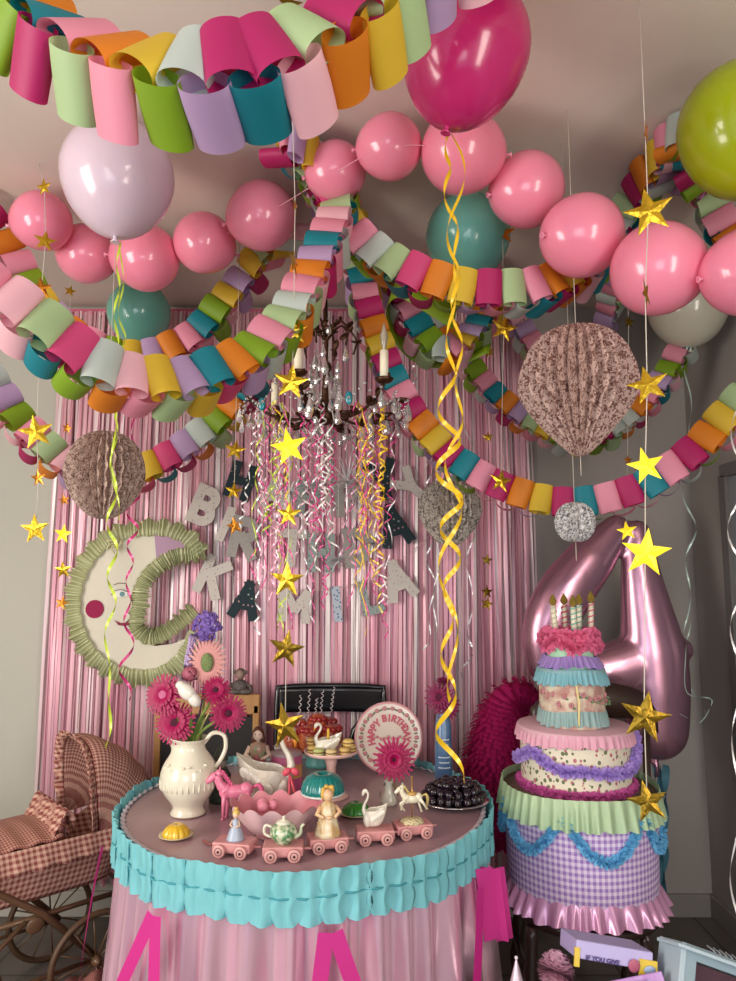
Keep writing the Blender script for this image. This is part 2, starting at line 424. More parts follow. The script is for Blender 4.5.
chain([(-25, 360, 2.2), (10, 410, 2.25), (45, 448, 2.3), (90, 474, 2.35), (140, 472, 2.4), (185, 448, 2.42), (220, 418, 2.42), (248, 380, 2.4)], .095,
      'GSVLPGKYOTYRVSLOTK', 'OTPKMOVGYRTMOGYMTP', 'low left paper chain passing behind the patterned honeycomb ball', seed=10)
# lime loop
lp = smooth_path([at(*p) for p in ((455, 318, 2.15), (425, 300, 2.12), (400, 288, 2.15), (388, 305, 2.3), (396, 335, 2.4), (420, 358, 2.42), (455, 362, 2.4), (490, 348, 2.35))], 40)
ll = MB(); ws = [V((.02, .03, .085))*(1 - .55*abs(i/40)) for i in range(41)]
ll.strip(lp, ws); tag(ll.build('paper_loop', mat('lime_paper', '#8fae1c', .5, transl=.3), sol=.0006), 'lime green paper loop hanging beside the chandelier', 'paper loop')

# ------------------------------------------------------------------ foil stars
star_mats = {'g': mat('gold_foil', '#c9a22a', .28, metal=.85, bump=(60, .25)), 'b': mat('sunlit_gold_foil', '#f6dc2c', .35, metal=.3, bump=(60, .2), transl=.2, emit=('#f6dc2c', .25)),  # sunlit stars: sunlight painted in as brighter yellow with a faint glow
             'c': mat('copper_foil', '#b5701e', .3, metal=.8, bump=(60, .25)), 'd': mat('dark_gold_foil', '#7c6118', .3, metal=.85, bump=(60, .25))}
def star_mb(c, R, rot, yaw, pit=0):
    mb = MB(); Rm = Matrix.Rotation(yaw, 4, 'Z') @ Matrix.Rotation(pit, 4, 'X') @ Matrix.Rotation(rot, 4, 'Y')
    mb.M = Matrix.Translation(c) @ Rm
    n0 = len(mb.v)
    for y in (-R*.07, R*.07): mb._add((0, y, 0))
    for i in range(10):
        a = TAU*i/10+PI/2; r = R if i % 2 == 0 else R*.40; mb._add((r*cos(a), 0, r*sin(a)))
    for i in range(10):
        a = n0+2+i; b = n0+2+(i+1) % 10; mb.f.append((n0, a, b)); mb.f.append((n0+1, b, a))
    return mb
string_m = mat('white_thread', '#cfc6b8', .6)
def strand(stars, label, ytop=None):
    px0, py0, _, Y0, _ = stars[0]
    first = at(px0, py0, Y0); top = V((first.x, first.y, ZC))
    t = thing('star_garland', label, 'star garland', top, 0, 'strings of foil stars')
    pts = [top]
    for i, (px, py, r, Y, k) in enumerate(stars):
        c = at(px, py, Y); c.x = c.x*.4+first.x*.6 if abs(c.x-first.x) > .03 else c.x
        c = at(px, py, Y)
        R = r*mpp(c); kk = k[0]
        yaw = random.uniform(-.5, .5); 
        if 'e' in k: yaw = 1.35
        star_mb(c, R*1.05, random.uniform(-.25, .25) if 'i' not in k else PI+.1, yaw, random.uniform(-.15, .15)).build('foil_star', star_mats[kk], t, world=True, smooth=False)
        pts.append(c+V((0, .004, 0)))
    MB().tube(pts, .0011, 5).build('hanging_thread', string_m, t, world=True)
    return t
strand([(33, 142, 10, 2.0, 'c'), (44, 187, 9, 2.0, 'g'), (45, 241, 11, 2.0, 'g'), (41, 288, 11, 2.0, 'c'), (36, 432, 17, 2.0, 'g'), (38, 478, 9, 2.0, 'c'), (35, 529, 15, 2.0, 'g')], 'leftmost string of gold and copper stars against the pale wall')
strand([(70, 291, 6, 2.7, 'g'), (67, 428, 6, 2.7, 'c'), (63, 465, 9, 2.7, 'g'), (64, 500, 6, 2.7, 'c'), (63, 534, 10, 2.7, 'b'), (63, 570, 9, 2.7, 'g'), (62, 603, 7, 2.7, 'c')], 'string of small stars at the left edge of the pink curtain')
strand([(289, 4, 14, 1.35, 'd'), (295, 205, 9, 1.6, 'ge'), (294, 263, 15, 1.6, 'ge'), (294, 330, 15, 1.6, 'g'), (291, 382, 18, 1.6, 'g'), (289, 447, 19, 1.6, 'b'), (289, 514, 13, 1.6, 'g'), (287, 580, 18, 1.6, 'g'), (286, 649, 19, 1.6, 'd'), (285, 726, 22, 1.6, 'd')], 'long central string of gold stars in front of the chandelier')
strand([(235, 450, 11, 2.3, 'g'), (234, 491, 9, 2.3, 'g'), (235, 526, 9, 2.3, 'c')], 'short string of three gold stars left of the chandelier streamers')
strand([(646, 134, 14, 1.35, 'ge'), (649, 212, 24, 1.35, 'g'), (646, 294, 17, 1.35, 'ge'), (648, 385, 20, 1.35, 'g'), (646, 466, 19, 1.35, 'b'), (646, 553, 24, 1.35, 'b'), (645, 717, 25, 1.35, 'd'), (648, 802, 20, 1.35, 'd')], 'long string of large gold stars in front of the foil number balloon')
strand([(511, 131, 11, 2.05, 'd'), (503, 233, 13, 2.05, 'c'), (504, 328, 14, 2.05, 'g'), (501, 481, 12, 2.05, 'g')], 'string of gold and orange stars crossing the paper chain near the curtain edge')
strand([(489, 352, 6, 2.85, 'g'), (488, 437, 6, 2.85, 'g'), (488, 465, 5, 2.85, 'd'), (487, 560, 6, 2.85, 'd'), (487, 592, 7, 2.85, 'd'), (487, 604, 7, 2.85, 'd')], 'string of tiny dark gold stars over the right end of the pink curtain')
strand([(629, 322, 7, 2.4, 'd'), (628, 460, 5, 2.4, 'c'), (627, 531, 10, 2.4, 'b')], 'string of small stars just left of the large star string')
strand([(386, 400, 5, 2.6, 'g'), (380, 432, 6, 2.6, 'c')], 'string of two tiny stars below the right candle of the chandelier')

# ------------------------------------------------------------------ honeycomb balls
def honeycomb(px, py, rw, rh, Y, m, label, point=.0, n=32):
    p = at(px, py, Y); s = mpp(p); Rw, Rh = rw*s, rh*s
    t = thing('honeycomb_lantern', label, 'lantern', p)
    mb = MB()
    def f(u, v):
        a = u*TAU; th = v*PI; q = (u*n*4) % 4 / 4
        zig = .80+.20*abs(2*(u*n % 1)-1)
        r = sin(th)**.8; z = -cos(th)
        if z < 0 and point: r = max(r*(1-point*(-z)**1.2), 0)
        dia = sin(v*PI*16+PI*(round(u*n*2)//2 % 2))*.075*(1 if round(u*n*2) % 2 == 0 else 0)
        a += dia*.5*(TAU/n)*4
        return (Rw*r*zig*cos(a), Rw*r*zig*sin(a), Rh*z)
    mb.surf(f, n*2, 56, cu=True).build('honeycomb_paper', m, t, smooth=False)
    MB().tube([(0, 0, Rh*.98), (0, 0, ZC-p.z)], .001, 5).build('hanging_thread', string_m, t)
    MB().tube([(0, 0, -Rh*.98), (0, 0, -Rh*1.0-.05)], .001, 5).build('tail_thread', string_m, t)
    return t
hc1 = mat('brown_floral_paper', '#c9aba0', .8, pat=('floral', '#7b544b', 95), transl=.1)
hc2 = mat('speckled_paper', '#c4aa9c', .8, pat=('floral', '#7d5f55', 130), transl=.1)
hc3 = mat('grey_speckled_paper', '#d6d2cf', .8, pat=('floral', '#77757c', 120), transl=.1)
hc4 = mat('pale_floral_paper', '#d9cdbf', .8, pat=('floral', '#857b72', 70), transl=.1)
honeycomb(578, 391, 59, 66, 1.75, hc1, 'large brown floral honeycomb lantern hanging at right', .62)
honeycomb(105, 475, 39, 44, 2.1, hc2, 'brown speckled honeycomb ball hanging in front of the moon', .25)
honeycomb(450, 512, 32, 34, 2.6, hc4, 'pale striped honeycomb ball hanging behind the yellow ribbon', .35)
honeycomb(575, 522, 20, 20, 1.9, hc3, 'tiny grey speckled honeycomb ball below the brown lantern', .0, 18)

# ------------------------------------------------------------------ curling ribbon
def curl(pts, r, turns, w, m, name, label, group=None, ph=0, cat='ribbon', n=None, taper=None):
    P3 = [V(p) for p in pts]; n = n or int(max(40, turns*16)); P = smooth_path(P3, n); out = []; ws = []
    for i in range(n+1):
        t = i/n; T = (P[min(i+1, n)]-P[max(i-1, 0)]).normalized()
        X = V((1, 0, 0)); X = (X-T*X.dot(T)).normalized(); Y = T.cross(X)
        a = ph+turns*TAU*t + 1.2*sin(t*9+ph); rr = r*(taper(t) if taper else 1)*(.75+.35*sin(t*13+ph*2))
        out.append(P[i]+(X*cos(a)+Y*sin(a))*rr); ws.append((T+X*.5*sin(a)).normalized()*w)
    mb = MB().strip(out, ws); o = mb.build(name, m)
    if label: tag(o, label, cat, group)
    return o
rb = {k: mat('ribbon_'+k, c, .3, metal=mt, coat=.3, transl=.2) for k, c, mt in (('yellow', '#f0c418', .1), ('lime', '#c5dc3a', .1), ('pink', '#e03f8c', .15), ('palepink', '#f2b7cb', .2), ('silver', '#dcdad8', .5), ('white', '#efe9e2', .1), ('gold', '#d8b93a', .4), ('mint', '#b9d2c6', .2))}
kb = at(450, 128, 1.38)
curl([kb, at(447, 180, 1.36), at(457, 255, 1.36), at(452, 310, 1.36), at(448, 400, 1.36), at(450, 500, 1.36), at(452, 560, 1.36), at(447, 640, 1.36), at(449, 780, 1.36)], .021, 10, .010, rb['yellow'], 'curling_ribbon', 'wide yellow curled ribbon hanging from the magenta balloon to the blue bottle', 'yellow balloon ribbons', .4, taper=lambda t: .25+1.0*min(1, t*1.6))
curl([kb, at(463, 165, 1.37), at(452, 240, 1.37), at(458, 330, 1.37), at(458, 420, 1.37), at(449, 520, 1.37), at(452, 640, 1.37), at(452, 702, 1.37)], .018, 6.5, .009, rb['yellow'], 'curling_ribbon', 'second yellow curled ribbon, ending in a tangle above the purple flowers', 'yellow balloon ribbons', 2.4, taper=lambda t: .25+1.0*min(1, t*1.6))
kl = at(120, 240, 1.8)
curl([kl, at(117, 300, 1.8), at(115, 420, 1.8), at(112, 520, 1.8), at(112, 600, 1.8), at(106, 650, 1.8), at(112, 700, 1.8), at(101, 745, 1.8)], .016, 8, .010, rb['lime'], 'curling_ribbon', 'lime curled ribbon dangling from the lilac balloon past the moon', 'lime balloon ribbons', 0, taper=lambda t: .3+.8*t)
curl([kl, at(122, 330, 1.81), at(114, 440, 1.81), at(118, 520, 1.81)], .010, 5, .007, rb['lime'], 'curling_ribbon', 'shorter lime curled ribbon over the speckled honeycomb ball', 'lime balloon ribbons', 2)
curl([at(139, 346, 2.84), at(134, 430, 2.8), at(133, 520, 2.78), at(128, 590, 2.78), at(128, 640, 2.78), at(124, 700, 2.78)], .025, 9, .012, rb['pink'], 'curling_ribbon', 'magenta curled ribbon hanging from the small teal balloon over the moon face', None, 1)
curl([at(688, 348, 2.7), at(690, 400, 2.7), at(686, 440, 2.7), at(690, 520, 2.7), at(688, 600, 2.7), at(686, 680, 2.7), at(700, 715, 2.7)], .022, 4, .009, rb['mint'], 'curling_ribbon', 'thin mint ribbon trailing from the greyish white balloon', None, 1)
curl([at(690, 620, 2.6), at(686, 690, 2.6), at(712, 700, 2.6), at(700, 722, 2.6), at(680, 715, 2.6)], .004, 2, .007, rb['mint'], 'curling_ribbon', 'mint ribbon end looped beside the foil number balloon', None, 0)
curl([V((.93, 1.45, 2.62)), V((.84, 1.4, 2.2)), at(742, 400, 1.3), at(738, 620, 1.25), at(736, 780, 1.22), at(738, 960, 1.2)], .016, 9, .005, rb['silver'], 'curling_ribbon', 'silver curled ribbon hanging along the right edge', None, 0)
for i, (a, b, y1) in enumerate(((412, 350, 400), (435, 470, 640), (205, 400, 460), (428, 560, 650), (468, 540, 680))):
    curl([at(a, b-120 if b-120 > 300 else 300, 2.9), at(a+3, (b+y1)/2, 2.9), at(a-3, y1, 2.9)], .018, 5, .008, rb['silver'], 'curling_ribbon', 'thin silver curled ribbon hanging in front of the pink curtain', 'silver ribbons in front of the curtain', i)

# ------------------------------------------------------------------ chandelier
CH = at(325, 405, 2.15); S_ = mpp(CH)
iron = mat('aged_bronze', '#4a3020', .4, metal=.7, bump=(40, .4))
glass = mat('crystal', '#f2f2f2', .03, trans=.75, coat=.5, spec=1)
wax = mat('candle_sleeve', '#efe6cc', .5, sss=.2)
ch = thing('chandelier', 'dark bronze branching chandelier with crystal drops above the party table', 'chandelier', CH)
mb = MB(); Ht = ZC-CH.z
mb.tube([(0, 0, -.04), (0, 0, .02), (0, 0, .10), (0, 0, .2), (0, 0, .34)], [.018, .012, .007, .01, .006])
mb.ell((0, 0, -.03), (.03, .03, .035)); mb.ell((0, 0, .12), .02); mb.ell((0, 0, .26), .016)
mb.build('central_stem', iron, ch)
MB().tube([(0, 0, .34), (0, 0, Ht-.01)], .004, 6).build('hanging_rod', iron, ch)
MB().lathe([(.001, -.03), (.03, -.025), (.05, 0), (.001, 0)], 20, (0, 0, Ht)).build('ceiling_rose', iron, ch)
def leafy(mb, p, d, s):
    d = V(d).normalized(); R = frame_from(d)
    mb.ell(V(p)+d*s*.6, (s*.3, s*.12, s*.6), 6, 4, R)
narm = 6; rings = []
for i in range(narm):
    a = math.radians(16+60*i); dx, dy = cos(a), sin(a)
    R = .25
    mb = MB(); pts = smooth_path([(0, 0, .0), (dx*.08, dy*.08, -.05), (dx*.16, dy*.16, -.045), (dx*.22, dy*.22, -.01), (dx*R, dy*R, .02)], 14)
    mb.tube(pts, .005, 6); mu = MB()
    pt2 = smooth_path([(0, 0, .2), (dx*.05, dy*.05, .26), (dx*.1, dy*.1, .22), (dx*.09, dy*.09, .17)], 10); mu.tube(pt2, .0035, 5)
    for q in pts[2::2]+pt2[2::3]:
        for _ in range(3):
            leafy(mb if q in pts else mu, q, (random.uniform(-1, 1), random.uniform(-1, 1), random.uniform(-.2, 1)), random.uniform(.018, .032))
    arm = mb.build('arm', iron, ch); mu.build('upper_branch', iron, ch)
    MB().lathe([(.001, 0), (.02, .004), (.028, .014), (.026, .016), (.001, .006)], 14, (dx*R, dy*R, .02)).build('drip_pan', iron, arm)
    if i in (2, 4, 5):
        c = MB().lathe([(.001, 0), (.0125, 0), (.0125, .085), (.006, .088), (.001, .088)], 14, (dx*R, dy*R, .032)).build('candle_sleeve', wax, arm)
        MB().lathe([(.004, 0), (.009, .02), (.012, .04), (.006, .062), (.001, .08)], 12, (dx*R, dy*R, .12)).build('bulb', mat('bulb_glass', '#e9dfc8', .1, trans=.6), arm)
def drop_mesh():
    mb = MB(); mb.lathe([(.0005, .022), (.002, .018), (.006, .004), (.0085, -.006), (.006, -.014), (.0005, -.018)], 8)
    mb.ell((0, 0, .027), .0035, 6, 4); return mb
dm = drop_mesh().build('crystal_drop', glass, ch, smooth=False); first = True
nd = 0
for i in range(85):
    a = random.random()*TAU; r = random.choice((.07, .14, .2, .23, .25, .26)); z = random.uniform(-.05, -.01) if r > .1 else random.uniform(0, .24)
    if i > 68: r = random.uniform(.02, .05)
    o = dm if i == 0 else dm.copy()
    if i: col.objects.link(o)
    s = random.uniform(1.0, 1.6); o.location = (r*cos(a), r*sin(a), z-.02 if i <= 68 else random.uniform(-.08, .28)); o.scale = (s, s, s)
for i in range(12):
    a = i*TAU/12; pts = [V((.25*cos(a+TAU/12*t), .25*sin(a+TAU/12*t), .01-.05*sin(PI*t))) for t in [k/8 for k in range(9)]]
    mb = MB()
    for q in pts: mb.ell(q, .0048, 6, 4)
    mb.build('bead_swag', glass, ch)
for i, (a, c) in enumerate(((1.2, '#118594'), (2.5, '#118594'))):
    MB().ell((.22*cos(-a), .22*sin(-a), -.03), (.011, .005, .02), 8, 6).build('teal_bead', simple(c, .15, coat=.5), ch)
# streamers hanging from the chandelier
groups = [('pink', 20), ('palepink', 12), ('silver', 10), ('white', 4), ('lime', 5), ('yellow', 6), ('gold', 3)]
words = dict(pink='bright pink', palepink='pale pink', silver='silver', white='white', lime='lime green', yellow='yellow', gold='gold')
for k, n in groups:
    for i in range(n):
        px = random.uniform(255, 392); 
        if k in ('yellow', 'gold'): px = random.choice((random.uniform(272, 300), random.uniform(355, 372), random.uniform(362, 392)))
        if k == 'lime': px = random.uniform(255, 285)
        Y = random.uniform(1.95, 2.35); y1 = random.uniform(500, 640)
        cx = px+random.uniform(-8, 8)
        curl([at(px, 402, Y), at(cx, (402+y1)/2, Y), at(cx+random.uniform(-14, 14), y1, Y)], random.uniform(.006, .016), random.uniform(4, 10), random.uniform(.004, .006), rb[k],
             'curling_ribbon', words[k]+' curled ribbon in the bunch hanging from the chandelier', words[k]+' ribbons under the chandelier', random.random()*6)
foil_s = mat('silver_foil', '#e4e2e4', .35, metal=.5)
for (px, py, r, Y, lab) in ((347, 482, 38, 2.3, 'large silver foil starburst tangled in the chandelier ribbons'), (290, 492, 16, 2.3, 'small silver foil starburst on the left of the chandelier ribbons'), (373, 543, 18, 2.35, 'small silver foil starburst on the right of the chandelier ribbons'), (338, 560, 12, 2.3, 'lowest silver foil starburst under the chandelier')):
    p = at(px, py, Y); R = r*mpp(p); mb = MB()
    for i in range(46):
        d = V((random.gauss(0, 1), random.gauss(0, 1), random.gauss(0, 1))).normalized(); q = d.cross(V((.3, .5, .8))).normalized()
        pts = [p+d*R*t+V((0, 0, -R*.2*t*t)) for t in (0, .35, .7, 1)]; mb.strip(pts, [q*.007*(1.1-t) for t in (0, .35, .7, 1)])
    mb.tube([p, p+V((0, 0, CH.z-p.z-.02))], .001, 4)
    o = mb.build('foil_starburst', foil_s); tag(o, lab, 'decoration')

# ------------------------------------------------------------------ letter banners
lm = {'w': mat('white_floral_fabric', '#cfc8c0', .85, pat=('dots', '#a99a98', 60, .22, '#b8a3a8')), 'n': mat('navy_floral_fabric', '#22343a', .85, pat=('dots', '#8d9a94', 45, .2, '#b08a92')),
      'g': mat('grey_felt', '#a39f9a', .9, pat=('dots', '#8d8883', 90, .25)), 's': mat('silver_glitter', '#8a9490', .5, metal=.4, pat=('dots', '#4f5a55', 90, .3)), 'b': mat('blue_floral_fabric', '#bcc6d2', .85, pat=('dots', '#58719c', 70, .3))}
def arc_(cx, cz, r, a0, a1, n=8, sx=1): return [(cx+sx*r*cos(math.radians(a0+(a1-a0)*i/n)), cz+r*sin(math.radians(a0+(a1-a0)*i/n))) for i in range(n+1)]
BOWL = [(0, 1), (.3, 1)]+arc_(.3, .75, .25, 90, -90)+[(0, .5)]
GL = {'H': (.62, [[(0, 0), (0, 1)], [(.62, 0), (.62, 1)], [(0, .5), (.62, .5)]]), 'A': (.7, [[(0, 0), (.35, 1), (.7, 0)], [(.12, .32), (.58, .32)]]),
      'P': (.55, [[(0, 0), (0, 1)], BOWL]), 'Y': (.7, [[(0, 1), (.35, .48), (.7, 1)], [(.35, .5), (.35, 0)]]),
      'B': (.58, [[(0, 0), (0, 1)], BOWL, [(0, .5), (.33, .5)]+arc_(.33, .25, .25, 90, -90)+[(0, 0)]]), 'I': (.0, [[(0, 0), (0, 1)]]),
      'R': (.6, [[(0, 0), (0, 1)], BOWL, [(.22, .5), (.6, 0)]]), 'T': (.66, [[(0, 1), (.66, 1)], [(.33, 1), (.33, 0)]]),
      'D': (.6, [[(0, 0), (0, 1)], [(0, 1), (.15, 1)]+arc_(.15, .5, .5, 90, -90, 12, .9)+[(0, 0)]]), 'K': (.62, [[(0, 0), (0, 1)], [(.6, 1), (.03, .42)], [(.18, .56), (.62, 0)]]),
      'M': (.8, [[(0, 0), (0, 1), (.4, .35), (.8, 1), (.8, 0)]]), 'L': (.5, [[(0, 1), (0, 0), (.52, 0)]])}
def glyph(ch_, h, th, depth):       # a letter of thick strokes, centred, height h, in the x-z plane
    wd_, st = GL[ch_]; mb = MB(); sc = h-th
    for line in st:
        q = [V(((x-wd_/2)*sc, (z-.5)*sc)) for x, z in line]
        for a, b in zip(q, q[1:]):
            d = (b-a).normalized(); nn = V((-d.y, d.x))*th/2; e = d*th*(.5 if len(line) < 4 else .12)
            mb.poly([tuple(a-e-nn), tuple(b+e-nn), tuple(b+e+nn), tuple(a-e+nn)], depth*(1+.07*(len(mb.v)//8 % 9)))
    return mb
def letter(ch_, px, py, hpx, rot, m, parent, Y):
    p = at(px, py, Y); h = hpx*mpp(p)*1.06; mb = glyph(ch_, h, h*.24, .010)
    o = mb.build('letter', m, parent, smooth=False); o.location = p-parent.location; o.rotation_euler = (0, -rot, 0); return o
YL = YB-.09
tw = simple('#d9b9b4', .8)
rad = math.radians
def banner(label, letters, cordpts):
    b = thing('letter_banner', label, 'banner', at(letters[0][1], letters[0][2], YL), 0, 'fabric letter banners on the curtain')
    for L_ in letters: letter(*L_[:6], b, YL-(.012 if L_[0] in 'XP' else 0)) if False else letter(L_[0], L_[1], L_[2], L_[3], rad(L_[4]), lm[L_[5]], b, YL)
    MB().tube(smooth_path([at(x, y, YL+.012) for x, y in cordpts], 30), .0015, 5).build('banner_cord', tw, b, world=True)
banner('top fabric letter banner spelling HAPPY in front of the curtain',
       [('H', 241, 481, 35, -18, 'n'), ('A', 275, 492, 35, -10, 'w'), ('P', 309, 499, 35, -3, 's'), ('P', 347, 498, 35, 5, 'g'), ('Y', 383, 480, 38, 14, 'n')],
       [(200, 430), (230, 468), (275, 478), (310, 486), (350, 484), (385, 462), (425, 430)])
banner('middle fabric letter banner spelling BIRTHDAY in front of the curtain',
       [('B', 205, 506, 38, -22, 'w'), ('I', 226, 524, 34, -22, 'w'), ('R', 245, 538, 40, -12, 'g'), ('T', 292, 548, 36, -4, 'w'), ('H', 321, 553, 36, 0, 's'), ('D', 357, 547, 38, 8, 'g'), ('A', 394, 525, 40, 16, 'n'), ('Y', 411, 486, 34, 50, 'w')],
       [(195, 472), (212, 490), (245, 520), (292, 533), (325, 536), (360, 530), (395, 508), (425, 470), (436, 440)])
banner('bottom fabric letter banner spelling KAMILA in front of the curtain',
       [('K', 213, 577, 38, -24, 'w'), ('A', 246, 600, 36, -12, 'n'), ('M', 295, 606, 37, -6, 'w'), ('I', 337, 604, 33, 6, 'b'), ('L', 371, 597, 33, 12, 's'), ('A', 398, 580, 38, 20, 'w')],
       [(190, 545), (215, 560), (247, 584), (295, 590), (337, 588), (372, 578), (398, 562), (430, 535), (455, 500)])

# ------------------------------------------------------------------ crescent moon
YM = YB-.14
moon = thing('crescent_moon', 'cream crescent moon wall decoration with a painted face and green ruffled edge', 'decoration', at(130, 600, YM))
outer = [(199, 556), (188, 542), (172, 534), (158, 532), (140, 533), (118, 538), (98, 553), (84, 575), (78, 600), (81, 625), (92, 648), (108, 663), (130, 672), (155, 672), (172, 664), (184, 652), (190, 640), (194, 630)]
inner = [(187, 638), (172, 644), (155, 646), (140, 640), (131, 630), (126, 622), (131, 617), (128, 613), (133, 605), (130, 599), (134, 588), (141, 576), (152, 566), (168, 556), (185, 554), (199, 556)]
def w2(pt, dy=0): return at(pt[0], pt[1], YM+dy)-moon.location
pl = outer+inner[:-1]
mb = MB(); base = 0
bm = bmesh.new(); fv = [bm.verts.new(w2(p)) for p in pl]; bm.faces.new(fv)
g = bmesh.ops.extrude_face_region(bm, geom=bm.faces[:]); 
for v in g['geom']:
    if isinstance(v, bmesh.types.BMVert): v.co.y += .03
bmesh.ops.triangulate(bm, faces=bm.faces[:]); bmesh.ops.recalc_face_normals(bm, faces=bm.faces[:])
me = bpy.data.meshes.new('moon_body'); bm.to_mesh(me); bm.free(); me.materials.append(mat('cream_felt', '#e2dccb', .9, bump=(80, .1)))
mo = bpy.data.objects.new('moon_body', me); col.objects.link(mo); mo.parent = moon
def ruffle_path(path, closed_dir, wpx, m, name, parent, freq, amp=.012, n=420, off=-.012, jit=0):
    P = smooth_path(path, n); mb = MB(); pts = []
    ph_ = 1.0
    def f(u, v):
        i = min(n, int(round(u*n))); p = P[i]; T = (P[min(n, i+1)]-P[max(0, i-1)]).normalized(); Nn = V((0, -1, 0)).cross(T).normalized()*-closed_dir
        d = wpx*(.9+.15*sin(i*.37)+.08*sin(i*1.7)); w_ = sin(u*freq*TAU+1.5*sin(u*37)+2*sin(u*83))+.4*sin(u*freq*TAU*1.9+ph_)
        ph = v
        return p+Nn*(d*(ph-.25))+V((0, off+amp*w_*(.35+abs(ph-.25)*1.3)-.012*(1-abs(ph-.3)), 0))
    mb.surf(f, n, 5); return mb.build(name, m, parent)
gr = mat('sage_organza', '#c6ca9c', .36, metal=.2, transl=.3, coat=.3)
so = smooth_path([w2(p) for p in outer], 300)
ruffle_path([w2(p) for p in outer], 1, .075, gr, 'outer_ruffle', moon, 95)
inn2 = [(205, 548), (192, 551), (176, 553), (162, 560), (148, 572), (139, 588), (138, 602), (135, 616), (136, 630), (148, 640), (164, 638), (180, 627), (198, 612)]
ruffle_path([w2(p) for p in inn2], -1, .072, gr, 'inner_ruffle', moon, 70)
def disc(c, r, m, name, parent, yoff, squash=1):
    mb = MB(); p = w2(c); k = mpp(at(c[0], c[1], YM))
    mb.poly([(r*k*cos(a*TAU/28), r*k*squash*sin(a*TAU/28)) for a in range(28)], .004); mb.v = [v+p+V((0, yoff, 0)) for v in mb.v]
    return mb.build(name, m, parent, smooth=False)
disc((95, 609), 9, simple('#9c2350', .9), 'cheek', moon, -.004)
def patch(pts, m, name, yoff, parent=moon):
    mb = MB(); n0 = len(pts)
    P = [w2(p)+V((0, yoff, 0)) for p in pts]; mb.v = P; mb.uv = [(0, 0)]*n0; mb.c = [(1, 1, 1, 1)]*n0; mb.f = [tuple(range(n0))]
    return mb.build(name, m, parent, smooth=False, sol=.002)
patch([(155, 533), (158, 532), (172, 534), (188, 542), (199, 556), (185, 554), (168, 556), (157, 561), (156, 548)], simple('#b795ae', .9), 'lilac_patch', -.006)
patch([(115, 620), (121, 623), (128, 622), (131, 618), (131, 623), (126, 626), (119, 625)], simple('#8c1f45', .7), 'lips', -.006)
patch([(113, 594), (117, 590), (123, 590), (128, 592), (128, 596), (122, 597), (116, 596)], simple('#f2efe8', .7), 'eye_white', -.006)
disc((123, 594), 2.4, simple('#3f7f86', .4), 'iris', moon, -.010)
MB().tube([w2(p)+V((0, -.008, 0)) for p in ((112, 595), (116, 590.5), (122, 589.5), (129, 592))], .0016, 5).build('eyelid', simple('#3a2f2c', .7), moon)
MB().tube([w2(p)+V((0, -.008, 0)) for p in ((114, 585), (119, 583), (126, 583.5))], .0013, 5).build('eyebrow', simple('#6d5748', .7), moon)
bow = MB()
for a in range(6): bow.tube([w2((118, 545))+V((.02*cos(a+q)*q, -.03-.01*q, .02*sin(a+q)*q)) for q in (0, .6, 1.2, 1.8)], .004, 6)
bow.build('bow', simple('#d3cf9e', .5), moon)

# ------------------------------------------------------------------ number balloon
YN = 2.72
num = thing('number_balloon', 'giant mauve foil balloon shaped like the number four', 'balloon', at(615, 640, YN))
km = mpp(at(615, 640, YN))
def nb(pts, flat=.62):
    P = [at(x, y, YN) for x, y, r in pts]; rr = [r*km for _, _, r in pts]
    n = 24; SP = smooth_path(P, n); SR = [float(np.interp(i/n*(len(rr)-1), range(len(rr)), rr)) for i in range(n+1)]
    mb = MB(); mb.tube(SP, SR, 20)
    mb.ell(SP[0], SR[0], 20, 12); mb.ell(SP[-1], SR[-1], 20, 12)
    return mb
parts = [nb([(616, 530, 16), (590, 560, 25), (562, 598, 28), (549, 632, 28), (550, 660, 25)]),
         nb([(553, 665, 24), (590, 672, 25), (630, 665, 28), (662, 655, 30), (682, 650, 12)]),
         nb([(637, 533, 14), (641, 575, 20), (648, 620, 26), (655, 665, 33), (657, 700, 33), (657, 728, 31)])]
bm = bmesh.new()
for p in parts:
    base = [bm.verts.new(v-num.location) for v in p.v]
    for f in p.f:
        vs = [base[i] for i in f]
        try: bm.faces.new(vs)
        except Exception: pass
for v in bm.verts: v.co.y *= .72
bmesh.ops.remove_doubles(bm, verts=bm.verts[:], dist=1e-5); bmesh.ops.holes_fill(bm, edges=bm.edges[:], sides=40); bmesh.ops.recalc_face_normals(bm, faces=bm.faces[:])
me = bpy.data.meshes.new('foil_body'); bm.to_mesh(me); bm.free()
fm = mat('mauve_foil', '#bd8ba0', .27, metal=.8, coat=.3, bump=(5, .25)); me.materials.append(fm)
fo = bpy.data.objects.new('foil_body', me); col.objects.link(fo); fo.parent = num
md = fo.modifiers.new('r', 'REMESH'); md.mode = 'VOXEL'; md.voxel_size = .008; md.use_smooth_shade = True
md = fo.modifiers.new('s', 'SMOOTH'); md.factor = .6; md.iterations = 14
MB().tube([at(653, 757, YN), at(657, 768, YN), at(658, 776, YN)], [.02, .008, .016], 12).build('tail_neck', fm, num, world=True)
tt = MB()
for k in range(3):
    P = smooth_path([at(656+k*5, 765, YN-.02*k), at(655+k*5, 820, YN-.02*k), at(657+k*4, 860, YN), at(655+k*4, 895, YN)], 20)
    tt.strip(P, [V((cos(i*.5+k), sin(i*.5+k), 0))*.028 for i in range(21)])
tag(tt.build('hanging_streamer', mat('blue_tissue', '#5b93a8', .5, transl=.4)), 'translucent blue streamer hanging below the foil number balloon', 'streamer')

